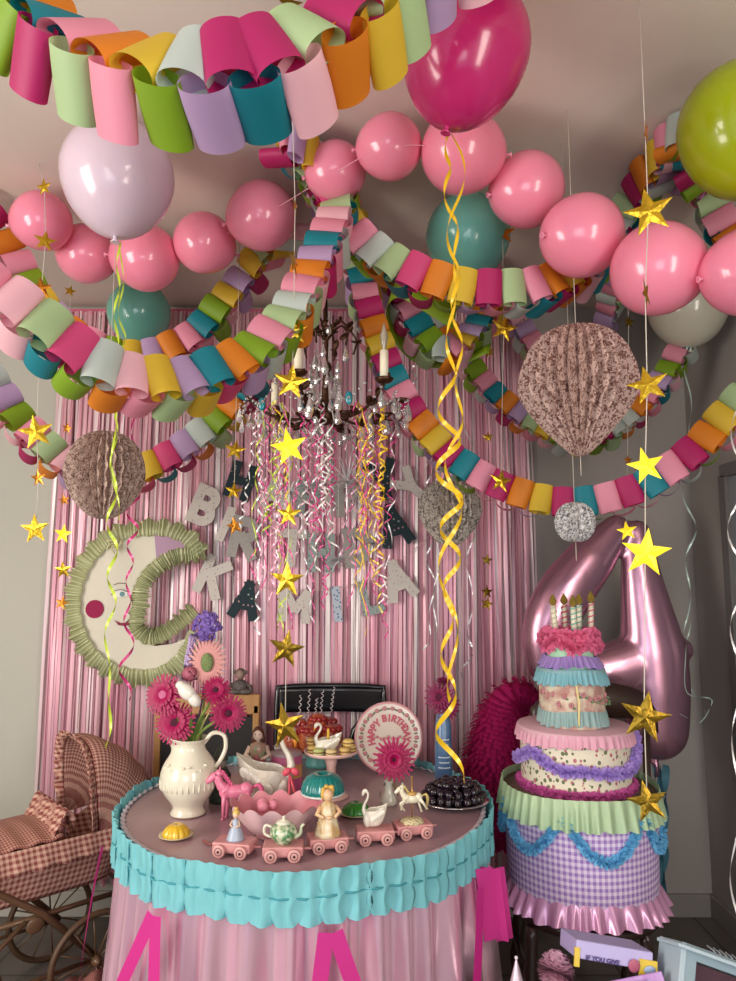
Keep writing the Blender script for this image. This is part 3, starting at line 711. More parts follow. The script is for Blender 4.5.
# ------------------------------------------------------------------ table
TZ = .75; TC = V((-.178, 2.16, 0)); TR = .51
tb = thing('party_table', 'round table hidden under the mauve and pink satin party cloth', 'table', (TC.x, TC.y, 0))
MB().lathe([(.001, 0), (.475, 0), (.485, .01), (.485, .02), (.475, .028), (.001, .028)], 64, (0, 0, .71)).build('tabletop', simple('#6a4a35', .5), tb)
for i in range(4):
    a = PI/4+i*PI/2; MB().tube([(.42*cos(a), .42*sin(a), 0), (.38*cos(a), .38*sin(a), .71)], [.018, .025], 10).build('leg', simple('#6a4a35', .5), tb)
cl = thing('tablecloth', 'mauve topped tablecloth with a pale pink satin skirt to the floor', 'tablecloth', (TC.x, TC.y, 0))
MB().lathe([(.001, .75), (.3, .75), (.50, .75), (.508, .748), (.512, .742), (.51, .72)], 96).build('top_cloth', mat('mauve_cloth', '#a5848c', .32, coat=.25, bump=(3, .1)), cl)
def skirt(u, v):
    a = u*TAU; z = .735-.725*v
    fold = .5+.5*sin(a*42+1.6*sin(a*5)+.8*sin(a*13)); fold2 = sin(a*17+2)+.5*sin(a*25+1)
    r = .497+.008*v+(.018+.045*v)*fold+.016*v*fold2
    return (r*cos(a), r*sin(a), z)
MB().surf(skirt, 720, 20, cu=True).build('skirt', mat('pink_satin', '#f2c3d7', .24, metal=.6, sheen=.4, coat=.15), cl)
# tissue garland around the rim
tg = thing('tissue_garland', 'turquoise pleated tissue paper garland around the table rim', 'garland', (TC.x, TC.y, 0))
NP = 62
tq = mat('turquoise_tissue', '#86d4dc', .65, transl=.25)
def tissue(tier):
    def f(u, v):
        a = u*TAU; q = (u*NP) % 1.0; s = abs(sin(PI*u*NP)); s2 = abs(sin(PI*(u*NP+.5)))
        z0, z1 = (.764, .712) if tier == 0 else (.712, .660)
        vv = v
        scal = .006*(s**.5)
        z = z0+(z1-z0)*vv
        if tier == 0 and v < .2: z += scal
        if tier == 1 and v > .8: z -= scal
        edge = (1-vv) if tier == 0 else vv       # 1 at free edge, 0 at pinch
        r = .530+.008*(s**.5-.5)*(.3+edge)+.003*sin(u*NP*PI*.5)*edge*.6+.003*sin(u*97*TAU)
        da = .2*TAU/NP*sin(PI*vv)*(1 if int(u*NP) % 2 else -1)
        return (r*cos(a+da*s2), r*sin(a+da*s2), z+.004*sin(a*9))
    return f
for tier in (0, 1): MB().surf(tissue(tier), NP*10, 8, cu=True).build(('upper_pleats', 'lower_pleats')[tier], tq, tg)
MB().tube([(((.531+.004*sin(i*1.57))*cos(TAU*i/248)), ((.531+.004*sin(i*1.57))*sin(TAU*i/248)), .712+.004*sin(TAU*i/248*9)) for i in range(249)], .0022, 5, cap=False).build('pinched_seam', simple('#3f97a2', .7), tg)
MB().surf(lambda u, v: ((.502+.012*v+.002*sin(u*TAU*90))*cos(u*TAU), (.502+.012*v+.002*sin(u*TAU*90))*sin(u*TAU), .7525+.0015*sin(u*TAU*90)), 720, 2, cu=True).build('lace_edging', simple('#cfc6d0', .6), cl, sol=.001)
# streamers on the skirt
sm_ = mat('magenta_crepe', '#d92f92', .6, transl=.25)
def skirt_r(v): return .540+.080*v+.012
def sash(a0, a1, z0, z1, sag, label, w=.034):
    P = []; W = []
    for i in range(25):
        t = i/24; a = math.radians(a0+(a1-a0)*t); z = z0+(z1-z0)*t-(sag+.035)*sin(PI*t); v = (.735-z)/.725; r = skirt_r(v)+.008
        P.append(V((TC.x+r*cos(a), TC.y+r*sin(a), z)))
    for i in range(25):
        T = (P[min(24, i+1)]-P[max(0, i-1)]).normalized(); rad_ = V((P[i].x-TC.x, P[i].y-TC.y, 0)).normalized(); W.append(T.cross(rad_).normalized()*w)
    tag(MB().strip(P, W).build('crepe_streamer', sm_), label, 'streamer', 'magenta crepe streamers on the table skirt')
sash(188, 212, .655, .27, .0, 'magenta crepe streamer falling at the far left of the skirt')
sash(212, 238, .27, .655, .02, 'magenta crepe streamer rising from lower left toward the rim')
sash(239, 246, .655, .20, .0, 'magenta crepe streamer dropping straight, left of the skirt centre')
sash(272, 279, .25, .655, .0, 'magenta crepe streamer slanting up to the rim at skirt centre')
sash(281, 299, .655, .30, .01, 'magenta crepe streamer slanting down right from skirt centre')
sash(306, 322, .25, .655, .02, 'magenta crepe streamer rising toward the rim on the right of the skirt')
hp = MB(); 
for k in range(3):
    P = [at(484+k*6+q*3, 868+q*24, 1.87+.012*k) for q in range(4)]; P[0] = P[0]; hp.strip(smooth_path(P, 12), [V((.045, .02*(-1)**k, 0))]*13)
tag(hp.build('crepe_streamer', mat('hot_pink_crepe', '#e83f9f', .6, transl=.3)), 'hot pink crepe streamer hanging at the right rim of the table', 'streamer', 'magenta crepe streamers on the table skirt')

# ------------------------------------------------------------------ flowers helper
def gerbera(t, c, face, R, m, mc, name='flower_head', layers=3, nper=30, yc=.0):
    fr = frame_from(face).to_4x4(); mb = MB(); mb.M = Matrix.Translation(c) @ fr
    for l in range(layers):
        Rl = R*(1-.22*l); 
        for i in range(nper):
            a = TAU*(i+.5*l)/nper+random.uniform(-.05, .05); lift = .10+.15*l+random.uniform(-.05, .05); w_ = R*.098
            ca, sa = cos(a), sin(a)
            pts = []; ws = []
            for t_ in (0.12, .4, .75, 1.0):
                pts.append(V((ca*Rl*t_, sa*Rl*t_, R*(lift*sin(t_*1.6)*(1-.3*t_)+.03*l)))); ws.append(V((-sa, ca, 0))*w_*(.8, 1.25, 1.3, .8)[(0.12, .4, .75, 1.0).index(t_)])
            mb.strip(pts, ws)
    h = mb.build(name, m, t)
    mb = MB(); mb.M = Matrix.Translation(c) @ fr; mb.ell((0, 0, R*.14), (R*.27, R*.27, R*.16), 14, 8); mb.build('flower_centre', mc, h)
    return h
gm = mat('magenta_petal', '#b00b58', .5, transl=.2); gdk = mat('magenta_dark_centre', '#4a0a2a', .8, bump=(300, .5)); gpk = mat('pink_flower_centre', '#c96f97', .8, bump=(300, .5)); stem_m = mat('green_stem', '#7d9440', .6)

# pitcher
cer = mat('cream_glaze', '#e6dfca', .18, coat=.6, bump=(25, .15)); 
p0 = atz(188, 814, TZ); k = mpp(p0)*1.03; pt = thing('pitcher', 'cream embossed ceramic pitcher holding magenta gerberas on the left of the table', 'pitcher', p0)
prof = [(.001, 0), (17, 0), (18, 2), (14, 6), (16, 11), (24, 20), (28, 30), (28, 40), (24, 50), (17, 58), (14, 63), (15, 68), (19, 72), (18, 72), (13.5, 67), (12.5, 62), (.001, 60)]
def pw(u, v):
    i = int(round(v*(len(prof)-1))); r, z = prof[i]; a = u*TAU; r *= k; z *= k
    x, y = r*cos(a), r*sin(a)
    if prof[i][1] > 60: s = max(0, -cos(a))**3*(prof[i][1]-60)/12; x -= s*k*17; z += s*k*9
    return (x, y, z)
MB().surf(pw, 40, len(prof)-1, cu=True).build('pitcher_body', cer, pt, sub=1)
MB().tube(smooth_path([V(q)*k for q in ((13, 0, 66), (22, 0, 76), (33, 0, 74), (35, 0, 62), (30, 0, 50), (25, 0, 44))], 20), [.006]*21, 10).build('handle', cer, pt)
emb = MB()
for i in range(9):
    a = -PI/2+(i-4)*.22; emb.ell((25.0*k*cos(a), 25.0*k*sin(a), (47+3*sin(i*1.7))*k), (.006, .0028, .004), 8, 5)
for i in range(14):
    a = -PI/2+(i-7)*.2; emb.ell((27*k*cos(a), 27*k*sin(a), (31)*k), (.004, .0025, .016), 6, 5)
emb.build('raised_pattern', cer, pt)
heads = [(176, 723, 21, (-.1, -1, .3), gdk, 'dark-centred magenta gerbera, lowest in the cream pitcher'), (165, 695, 21, (-.3, -1, .25), gpk, 'pink-centred magenta gerbera leaning left in the pitcher'), (228, 713, 19, (.35, -1, .1), gdk, 'magenta gerbera leaning right over the pitcher handle'), (216, 691, 15, (.1, -1, .5), gdk, 'magenta gerbera at the back of the pitcher bouquet')]
mouth = p0+V((0, 0, 64*k))
for px, py, r, fc, cm, lab in heads:
    c = at(px, py, p0.y-.02); t = thing('gerbera', lab, 'flower', mouth, 0, 'gerberas in the cream pitcher')
    gerbera(t, c-mouth, fc, r*mpp(c), gm, cm)
    q = c-mouth; MB().tube(smooth_path([(0, .0, -.08), (q.x*.2, q.y*.2, q.z*.3), q+V((0, .012, -.005))], 12), .004, 8).build('stem', stem_m, t)
t = thing('tulip_bud', 'white glossy drooping bud on a curved pale stem in the pitcher bouquet', 'flower', mouth)
q = at(187, 692, p0.y-.05)-mouth
mb = MB(); mb.ell(q, (.03, .018, .02), 14, 8, Matrix.Rotation(.7, 3, 'Y')); mb.ell(q+V((.02, 0, -.02)), (.024, .015, .016), 12, 8, Matrix.Rotation(.9, 3, 'Y')); mb.ell(q+V((-.018, 0, .018)), (.015, .012, .012), 10, 6)
mb.build('white_petals', mat('white_petal', '#ece6da', .4, coat=.3), t)
MB().tube(smooth_path([(0, 0, -.06), (.03, 0, .05), (.06, 0, .11), (.03, -.03, .14), q+V((.03, 0, -.03))], 16), .003, 7).build('stem', simple('#c6c07a', .4), t)
# filler flowers
t = thing('purple_rose', 'ruffled purple paper rose on top of the bouquet beside the moon', 'flower', mouth)
c = at(207, 626, p0.y)-mouth; mb = MB()
for i in range(70):
    d = V((random.gauss(0, 1), -abs(random.gauss(0, 1)), random.gauss(0, 1))).normalized(); R_ = frame_from(d.lerp(V((random.uniform(-1, 1), random.uniform(-1, 1), random.uniform(-1, 1))), .55))
    mb.ell(c+V((d.x*.036, d.y*.022, d.z*.038)), (.011, .009, .0022), 8, 4, R_)
mb.build('petals', mat('purple_petal', '#8a6cbe', .5, transl=.2), t); 
MB().tube(smooth_path([(0, 0, -.06), c*.5+V((0, .08, 0)), c+V((0, .02, -.01))], 10), .003, 6).build('stem', simple('#7a5b86', .5), t)
t = thing('paper_daisy', 'pale pink fringed paper flower with a green oval centre behind the bouquet', 'flower', mouth+V((.02, .03, 0)))
c = at(208, 662, p0.y+.03)-mouth-V((.02, .03, 0)); R_ = 26*k
mb = MB()
for l in range(2):
    for i in range(26):
        a = TAU*i/26+l*.1; d = V((cos(a)*.75, 0, sin(a)*1.05)); T = V((-sin(a), 0, cos(a))); Rr = R_*(1-.2*l)
        mb.strip([c+d*Rr*.25+V((0, -.004*l, 0)), c+d*Rr*.65+V((0, -.012, 0)), c+d*Rr+V((0, .0, 0))], [T*.006, T*.008, T*.004])
mb.build('petals', mat('pale_pink_petal', '#eba9a4', .6, transl=.25), t)
MB().ell(c+V((0, -.012, 0)), (.018, .01, .027), 14, 10).build('flower_centre', mat('green_velvet', '#93a86a', .8, bump=(400, 1)), t)
MB().tube(smooth_path([(0, 0, -.06), c*.5, c+V((0, .008, -.01))], 10), .003, 6).build('stem', stem_m, t)
t = thing('dusty_blossom', 'small dusty pink blossom between the gerberas and the pale paper flower', 'flower', mouth+V((0, .03, 0)))
c = at(190, 674, p0.y+.02)-mouth-V((0, .03, 0)); mb = MB()
for i in range(30): d = V((random.gauss(0, 1), random.gauss(0, 1)-.5, random.gauss(0, 1))).normalized(); mb.ell(c+d*.02, (.009, .009, .003), 6, 4, frame_from(d))
mb.build('petals', simple('#a8596c', .6), t); MB().tube([(0, 0, -.05), c*.5, c], .002, 6).build('stem', stem_m, t)
fl = MB()
for i in range(12):
    a = at(190+i*1.2, 634, p0.y+.05); b = at(182+i*1.6, 680, p0.y+.04)
    fl.strip([a, (a+b)/2+V((random.uniform(-.01, .01), 0, 0)), b], [V((.006, .003, 0))]*3)
tag(fl.build('foil_spray', mat('lilac_foil', '#a58fb8', .2, metal=.8)), 'spray of lilac foil strips behind the bouquet', 'decoration')
lv = MB()
for i in range(12):
    a = random.uniform(0, TAU); d = V((cos(a)*.5, sin(a)*.5-.1, 1)); lv.strip([mouth+d*.0, mouth+d*.03, mouth+d*.06, mouth+d*.085], [V((.01, .002, 0))*s for s in (.6, 1.4, 1.1, .2)])
tag(lv.build('leaf_cluster', mat('bouquet_leaf', '#5f7a34', .6, transl=.2)), 'green leaves rising from the mouth of the cream pitcher', 'leaves')

# ------------------------------------------------------------------ figures and animals
def horse(t, s, mbody, mmane, pose=0, extra=None):
    mb = MB(); 
    mb.ell((0, 0, .30*s), (.17*s, .075*s, .085*s), 16, 10, Matrix.Rotation(.08, 3, 'Y'))
    mb.ell((-.11*s, 0, .31*s), (.085*s, .07*s, .09*s)); mb.ell((.12*s, 0, .32*s), (.085*s, .07*s, .085*s))
    mb.tube(smooth_path([V(q)*s for q in ((-.12, 0, .32), (-.19, 0, .41), (-.22, 0, .50))], 8), [.075*s]+[.06*s]*3+[.05*s]*3+[.045*s]*2, 12)
    mb.tube([V(q)*s for q in ((-.19, 0, .52), (-.26, 0, .49), (-.33, 0, .43), (-.34, 0, .42))], [.04*s, .045*s, .028*s, .018*s], 10); mb.ell(V((-.20, 0, .52))*s, .045*s)
    for y in (-.025, .025): mb.tube([V(q)*s for q in ((-.19, y, .55), (-.185, y, .60))], [.015*s, .002*s], 6)
    if pose == 0: legs = [((-.13, .3), (-.14, .16), (-.14, 0)), ((-.10, .3), (-.09, .16), (-.10, 0)), ((.14, .3), (.17, .17), (.15, 0)), ((.11, .3), (.12, .16), (.10, 0))]
    else: legs = [((-.13, .3), (-.25, .24), (-.22, .12)), ((-.10, .3), (-.20, .18), (-.14, .08)), ((.14, .3), (.22, .20), (.28, .10)), ((.11, .3), (.16, .16), (.20, .04))]
    for i, L_ in enumerate(legs):
        y = (-.04, .04)[i % 2]; mb.tube([V((a, y, b))*s for a, b in L_], [.038*s, .022*s, .018*s], 8); e = L_[-1]; mb.ell(V((e[0]-.005, y, e[1]+.012))*s, (.026*s, .02*s, .014*s), 8, 5)
    mb.build('body', mbody, t)
    m2 = MB()
    for i in range(9):
        q = V((-.10-.013*i, 0, .40+.018*i))*s; m2.tube([q+V((.01*s, 0, .02*s)), q+V((.055*s, -.02*s*(-1)**i, .0)), q+V((.05*s, -.03*s, -.06*s))], [.014*s, .016*s, .004*s], 6)
    m2.build('mane', mmane, t)
    MB().tube(smooth_path([V(q)*s for q in ((.2, 0, .34), (.28, 0, .36), (.31, 0, .26), (.29, 0, .14), (.33, 0, .08))], 10), [.014*s, .02*s, .026*s, .03*s, .032*s, .03*s, .026*s, .02*s, .014*s, .008*s, .002*s], 8).build('tail', mmane, t)
    MB().ell(V((-.235, -.04, .515))*s, .009*s, 8, 5).build('eye', simple('#1c1212', .2), t)
def swan(t, s, mbody, beak=True, bowl=True):
    mb = MB()
    def f(u, v):     # open-topped bowl body, pointed to the tail (+x is head side)
        a = u*TAU; th = PI*(.04+.60*v) if v <= .86 else None
        if v <= .86: q = v/.86; r = sin(q*PI*.5)**.55; z = q**1.5; inset = 1
        else: q = (v-.86)/.14; r = 1-.12*q; z = 1-.5*q; 
        x = .40*r*cos(a); y = .23*r*sin(a)
        tail = max(0, -cos(a))**2*r; front = max(0, cos(a))**3*r
        return V((x-.10*tail*z, y*(1-.35*tail), .03+.50*z+.20*tail*z-.10*front))*s
    mb.surf(f, 28, 18, cu=True)
    mb.ell((.28*s, 0, .22*s), (.18*s, .18*s, .23*s), 16, 10)
    mb.build('swan_body', mbody, t, sub=1)
    nk = smooth_path([V(q)*s for q in ((.32, 0, .30), (.43, 0, .46), (.39, 0, .62), (.29, 0, .76), (.26, 0, .90), (.34, 0, .98), (.43, 0, .94), (.47, 0, .85))], 24)
    MB().tube(nk, [(.11-.07*min(1, i/10))*s if i < 18 else (.045+.02*sin((i-18)/6*PI))*s for i in range(25)], 12).ell(nk[-3], .062*s, 12, 8).build('neck', mbody, t)
    if beak: MB().tube([nk[-1]+V((0, 0, .02*s)), nk[-1]+V((.03*s, 0, -.06*s)), nk[-1]+V((.02*s, 0, -.12*s))], [.045*s, .03*s, .008*s], 8).build('beak', simple('#dc8a2c', .4), t)
    for sd in (-1, 1):
        w = MB()
        for i in range(5): w.ell(V((.06-.09*i, sd*(.222-.014*i), .27+.045*i))*s, (.12*s, .022*s, .075*s), 10, 6, Matrix.Rotation(.45, 3, 'Y'))
        w.build('wing', mbody, t)
por = mat('white_porcelain', '#e8e2d2', .15, coat=.6)
sw = thing('swan_planter', 'large white ceramic swan dish with a coral ribbon around its neck', 'swan dish', atz(262, 812, TZ)+V((0, .05, 0)), .05)
s = .205; sw.scale = (.84, 1, 1.08); swan(sw, s, mat('swan_glaze', '#ddd4c4', .2, coat=.6, bump=(80, .3)))
rb_ = MB()
for a in (-1, 1): rb_.ell(V((.44*s, -.03, .44*s))+V((.014*a, 0, .004)), (.016, .007, .01), 10, 6, Matrix.Rotation(.4*a, 3, 'Y'))
rb_.tube([V((.42*s, -.03, .42*s)), V((.42*s, -.045, .2*s)), V((.5*s, -.045, .06*s))], [.004, .006, .002], 6).tube([V((.42*s, -.03, .42*s)), V((.5*s, -.04, .24*s)), V((.58*s, -.035, .12*s))], [.004, .006, .002], 6)
rb_.build('neck_ribbon', mat('coral_ribbon', '#e0566a', .35), sw)
pony = thing('toy_pony', 'pink plastic toy pony standing beside the cream pitcher', 'toy horse', atz(233, 822, TZ)+V((0, .03, 0)), .2)
horse(pony, .23, mat('pink_plastic', '#e27d9c', .3, coat=.3), mat('pink_mane', '#d65a86', .5))
# scalloped bowl
bw = thing('scalloped_bowl', 'pink and white bowl with a scalloped rim behind the little train', 'bowl', atz(273, 843, TZ)+V((0, .06, 0))); bw.scale = (.86, .9, 1.15)
def bf(inner):
    def f(u, v):
        a = u*TAU; sc = abs(sin(a*7)); r = (.055+.065*v**.8)*(.97 if inner else 1)+.006*v*sc; z = .004+.055*v+.014*v*v*sc
        return (r*1.15*cos(a), r*.78*sin(a), z)
    return f
MB().surf(bf(False), 96, 10, cu=True).lathe([(.001, .003), (.06, .003)], 32).build('bowl_outside', mat('white_pink_glaze', '#e8c3c6', .3, coat=.3), bw)
MB().surf(bf(True), 96, 10, cu=True).lathe([(.001, .008), (.06, .008)], 32).build('bowl_inside', mat('pink_glaze', '#d88994', .35), bw)
for i, (dx, dy, r) in enumerate(((-.045, .01, .016), (-.015, .03, .015), (-.05, .04, .017))):
    tag(MB().ell(bw.location+V((dx*.8, dy*.8, .064)), r*.9, 16, 10).build('pink_ball', simple('#ec94a8', .35)), 'round pink sweet resting in the scalloped bowl', 'sweet', 'pink sweets in the scalloped bowl')
# train wagons
wg_m = mat('pink_wood_paint', '#cf8f8f', .4); wh_m = simple('#d9a09b', .4); dk = simple('#3a2220', .5)
wp = thing('toy_wagon', '', '')
MB().box((0, 0, .0195), (.084, .05, .019), bev=.003).build('wagon_bed', wg_m, wp, smooth=False)
MB().box((0, 0, .011), (.05, .042, .008), bev=.002).build('chassis', wg_m, wp, smooth=False)
for x in (-.024, .024):
    for y in (-.030, .030):
        R_ = Matrix.Rotation(PI/2, 4, 'X'); mb = MB(); mb.M = Matrix.Translation((x, y, .0135)) @ R_
        mb.lathe([(.001, -.004), (.0125, -.004), (.0135, -.002), (.0135, .002), (.0125, .004), (.009, .0025), (.005, .004), (.001, .004)], 20)
        wh = mb.build('wheel', wh_m, wp)
        mb = MB(); mb.M = Matrix.Translation((x, y, .0135)) @ R_; mb.lathe([(.001, .0046), (.0028, .0046), (.0028, .0035)], 10)
        mb.lathe([(.0068, .0038), (.0074, .0044), (.0080, .0038)], 18); mb.build('hub', dk, wh)
MB().tube([(.039, 0, .018), (.058, 0, .018)], .0025, 6).build('coupling', wg_m, wp)
wl_ = [(233, 858, -.22, 'princess'), (282, 862, .05, 'teapot'), (327, 853, .22, 'angel'), (375, 845, .10, 'swan'), (413, 839, .25, 'carousel')]
lab = dict(princess='pink wooden train wagon carrying the princess figurine', teapot='pink wooden train wagon carrying the little teapot', angel='pink wooden train wagon carrying the blond child figurine', swan='pink wooden train wagon carrying the small white swan', carousel='pink wooden train wagon carrying the carousel horse, at the right end')
WP = {}
for i, (px, py, rz, nm) in enumerate(wl_):
    o = wp if i == 0 else copy_tree(wp); p = atz(px, py, TZ)+V((0, .025, 0)); o.location = p; o.rotation_euler = (0, 0, rz); o.scale = (1.12, 1.12, 1.12)
    tag(o, lab[nm], 'toy wagon', 'wagons of the pink toy train'); WP[nm] = (p+V((0, 0, .0327)), rz)
def sk(c): return simple(c, .4, coat=.3)
p, rz = WP['princess']; t = thing('princess_figurine', 'tiny princess figurine in a pale blue gown on the first wagon', 'figurine', p, rz)
MB().lathe([(.001, 0), (.021, 0), (.021, .003), (.014, .022), (.007, .033), (.008, .042), (.004, .047), (.001, .048)], 20, wob=lambda a, z: 1+.05*sin(a*9)).build('gown', sk('#a9b3c6'), t)
MB().ell((0, 0, .056), (.0075, .0075, .009), 12, 8).tube([(0, 0, .046), (0, 0, .052)], .003, 8).tube([(-.007, 0, .043), (-.012, -.004, .033), (-.004, -.01, .031)], .0025, 6).tube([(.007, 0, .043), (.012, -.004, .033), (.004, -.01, .031)], .0025, 6).build('skin', sk('#e6bfa4'), t)
MB().ell((0, .002, .059), (.009, .009, .009), 12, 8).ell((0, .003, .069), (.005, .005, .004), 8, 5).build('hair', sk('#d8b25a'), t)
p, rz = WP['teapot']; t = thing('toy_teapot', 'little white teapot painted with green leaves on the second wagon', 'teapot', p, rz, scale=1.12)
MB().lathe([(.001, 0), (.014, 0), (.016, .003), (.025, .012), (.029, .022), (.026, .033), (.016, .040), (.001, .041)], 24).build('pot_body', mat('leafy_glaze', '#dcdcc0', .2, coat=.5, pat=('noise', '#4f8a55', 90)), t)
MB().lathe([(.001, .055), (.004, .053), (.003, .048), (.012, .045), (.017, .040), (.001, .039)], 20).build('lid', sk('#dfd9c4'), t)
MB().tube(smooth_path([(.022, 0, .012), (.034, 0, .018), (.037, 0, .032), (.043, 0, .037)], 10), [.006, .0055, .005, .0045, .004, .004, .0035, .003, .003, .003, .003], 8).build('spout', sk('#c9d2b0'), t)
MB().tube(smooth_path([(-.024, 0, .032), (-.038, 0, .036), (-.040, 0, .020), (-.025, 0, .012)], 12), .003, 8).build('handle', sk('#dfd9c4'), t)
p, rz = WP['angel']; t = thing('child_figurine', 'blond child figurine in a cream ruffled gown on the third wagon', 'figurine', p, rz, scale=1.28)
MB().lathe([(.001, 0), (.025, 0), (.024, .006), (.022, .012), (.017, .03), (.015, .045), (.013, .055), (.006, .062), (.001, .063)], 24, wob=lambda a, z: 1+.07*sin(a*8)).build('gown', mat('cream_gown', '#e3d6b4', .35, coat=.4, pat=('noise', '#c9a36b', 60)), t)
MB().ell((0, -.002, .072), (.010, .010, .0115), 12, 8).tube([(-.013, 0, .052), (-.022, -.008, .040), (-.010, -.018, .036)], [.005, .0045, .003], 8).tube([(.013, 0, .052), (.022, -.008, .042), (.010, -.018, .036)], [.005, .0045, .003], 8).ell((0, -.019, .036), (.006, .004, .004), 8, 5).build('skin', sk('#e2b98f'), t)
mb = MB()
for i in range(26): a = random.random()*TAU; z = random.uniform(.066, .085); mb.ell((.009*cos(a), .002+.008*abs(sin(a)), z), .0048, 6, 5)
mb.build('curly_hair', sk('#d9b04f'), t)
p, rz = WP['swan']; t = thing('swan_figurine', 'small plain white swan figurine on the fourth wagon', 'figurine', p, rz+PI-.2); t.scale = (.80, 1, 1.08); swan(t, .082, por, False)
p, rz = WP['carousel']; t = thing('carousel_horse', 'cream and gold carousel horse on a pole on the last wagon', 'figurine', p, rz)
MB().lathe([(.001, 0), (.03, 0), (.029, .005), (.02, .009), (.001, .011)], 20, wob=lambda a, z: 1+.08*sin(a*7)).build('flower_mound', mat('cream_mound', '#e2d3a6', .5, bump=(150, 1)), t)
hh = bpy.data.objects.new('horse', None); col.objects.link(hh); hh.parent = t; hh.location = (0, 0, .022)
hs = MB()
tmp = thing('x', '', ''); horse(tmp, .135, mat('carousel_white', '#e9e1c6', .25, coat=.4), mat('carousel_gold', '#d4bb74', .3, metal=.3), 1)
bpy.data.objects.remove(hh)
for c_ in list(tmp.children): c_.parent = t; c_.location = (0, 0, .016); c_.name = 'horse_'+c_.name.split('.')[0]
bpy.data.objects.remove(tmp)
MB().ell((0.0, 0, .0690), (.012, .0095, .006), 10, 6).build('saddle', simple('#c79a55', .4), t)
MB().tube([(0, 0, .008), (0, 0, .108)], .0016, 8).ell((0, 0, .109), .003, 8, 5).build('pole', mat('brass', '#c8a050', .25, metal=.9), t)
# connecting cord
tag(MB().tube(smooth_path([atz(203, 842, TZ)+V((0, 0, .004)), atz(210, 846, TZ)+V((0, 0, .004)), atz(216, 845, TZ)+V((0, 0, .01))], 10), .003, 6).build('pull_cord', simple('#9c5a58', .6)), 'short dusty pink pull cord at the left end of the toy train', 'cord')

# jelly plates
def jelly(px, py, rp, c, lab, n, pc='#d8c79c', h=.028):
    p = atz(px, py, TZ); r = rp*mpp(p); t = thing('jelly_dish', lab, 'jelly', p)
    MB().lathe([(.001, .002), (r*.6, .002), (r*.7, .003), (r, .009), (r, .011), (r*.7, .006), (.001, .005)], 32).build('plate', simple(pc, .3), t)
    MB().lathe([(r*.72, 0), (r*.72, h*.25), (r*.6, h*.65), (r*.36, h*.95), (r*.14, h), (.001, h*.85)], 96, (0, 0, .006), wob=lambda a, z: 1+.10*abs(sin(a*n/2))).build('jelly', mat('jelly_'+c.strip('#'), c, .12, coat=.5, sss=.3), t)
jelly(176, 838, 17, '#e3b92e', 'yellow moulded jelly on a cream saucer at the left of the table', 12)
jelly(356, 815, 18, '#2f8a2a', 'green moulded jelly on a saucer behind the small swan', 14)
# teal dome on silver pedestal
def ped(px, py): return atz(px, py, TZ)
p = atz(322, 826, TZ)+V((0, .02, 0)); t = thing('jelly_stand', 'teal fluted jelly on a tall silver pedestal in the middle of the table', 'cake stand', p); t.scale = (.88, .88, 1.08)
MB().lathe([(.001, 0), (.022, 0), (.02, .004), (.006, .009), (.004, .02), (.007, .03), (.004, .045), (.006, .062), (.012, .068), (.001, .07)], 20).build('pedestal', mat('polished_silver', '#cfcac4', .12, metal=.95), t)
MB().lathe([(.001, .068), (.064, .070), (.068, .073), (.066, .076), (.001, .074)], 40).build('plate', mat('teal_rim', '#dfe3dc', .2, coat=.4), t)
MB().lathe([(.062, .074), (.063, .082), (.058, .098), (.046, .112), (.028, .119), (.014, .118), (.008, .110), (.001, .108)], 120, wob=lambda a, z: 1+.06*abs(sin(a*11))).build('jelly', mat('teal_jelly', '#0f7f7c', .12, coat=.5, sss=.2), t)
# pink cake stand with macarons
p = atz(330, 802, TZ)+V((0, .05, 0)); kk = mpp(p); t = thing('cake_stand', 'pale pink pedestal cake stand holding macarons', 'cake stand', p)
pzm = .132
MB().lathe([(.001, 0), (.052, 0), (.054, .003), (.05, .007), (.02, .013), (.013, .025), (.016, .034), (.012, .045), (.014, pzm-.045), (.018, pzm-.028), (.012, pzm-.018), (.03, pzm-.01), (.078, pzm-.006), (.082, pzm+.002), (.080, pzm+.005), (.076, pzm), (.001, pzm)], 48).build('stand_body', mat('pink_melamine', '#e3b9b0', .3, coat=.3), t)
mt_ = p+V((0, 0, pzm+.0005))
mcs = [(-.054, -.02, 0, '#d9b869'), (-.034, -.055, 0, '#b9c07a'), (.003, -.064, 0, '#dcc68f'), (.042, -.045, 0, '#d6b36a'), (.060, -.005, 0, '#cfae6b'), (-.055, .028, 0, '#cba35c'), (.045, .038, 0, '#d9b869'), (.052, -.02, .019, '#d9b869'), (-.058, .004, .019, '#c9a25e'), (0, .06, 0, '#cdb06e'), (-.005, .02, 0, '#b9c07a')]
MM = {}
for i, (dx, dy, dz, c) in enumerate(mcs):
    tm = thing('macaron', {'#b9c07a': 'pistachio green macaron on the pale pink stand', '#dcc68f': 'pale cream macaron at the front of the pink stand'}.get(c, 'golden macaron on the pale pink stand'), 'macaron', mt_+V((dx, dy, dz)), 0, 'macarons on the pink cake stand')
    MB().lathe([(.001, 0), (.014, 0), (.0165, .002), (.0165, .005), (.0150, .007), (.001, .007)], 16).build('bottom_shell', simple(c, .6), tm)
    MB().lathe([(.001, .007), (.0155, .007), (.0155, .011), (.001, .011)], 16).build('filling', simple('#8a6a4a', .7), tm)
    MB().lathe([(.001, .011), (.0165, .011), (.0168, .014), (.013, .018), (.007, .0195), (.001, .02)], 16).build('top_shell', simple(c, .6), tm)
t = thing('swan_candle_holder', 'small white swan candle holder in the middle of the macarons', 'candle holder', mt_+V((-.008, -.022, 0)), PI+.2); swan(t, .085, por)
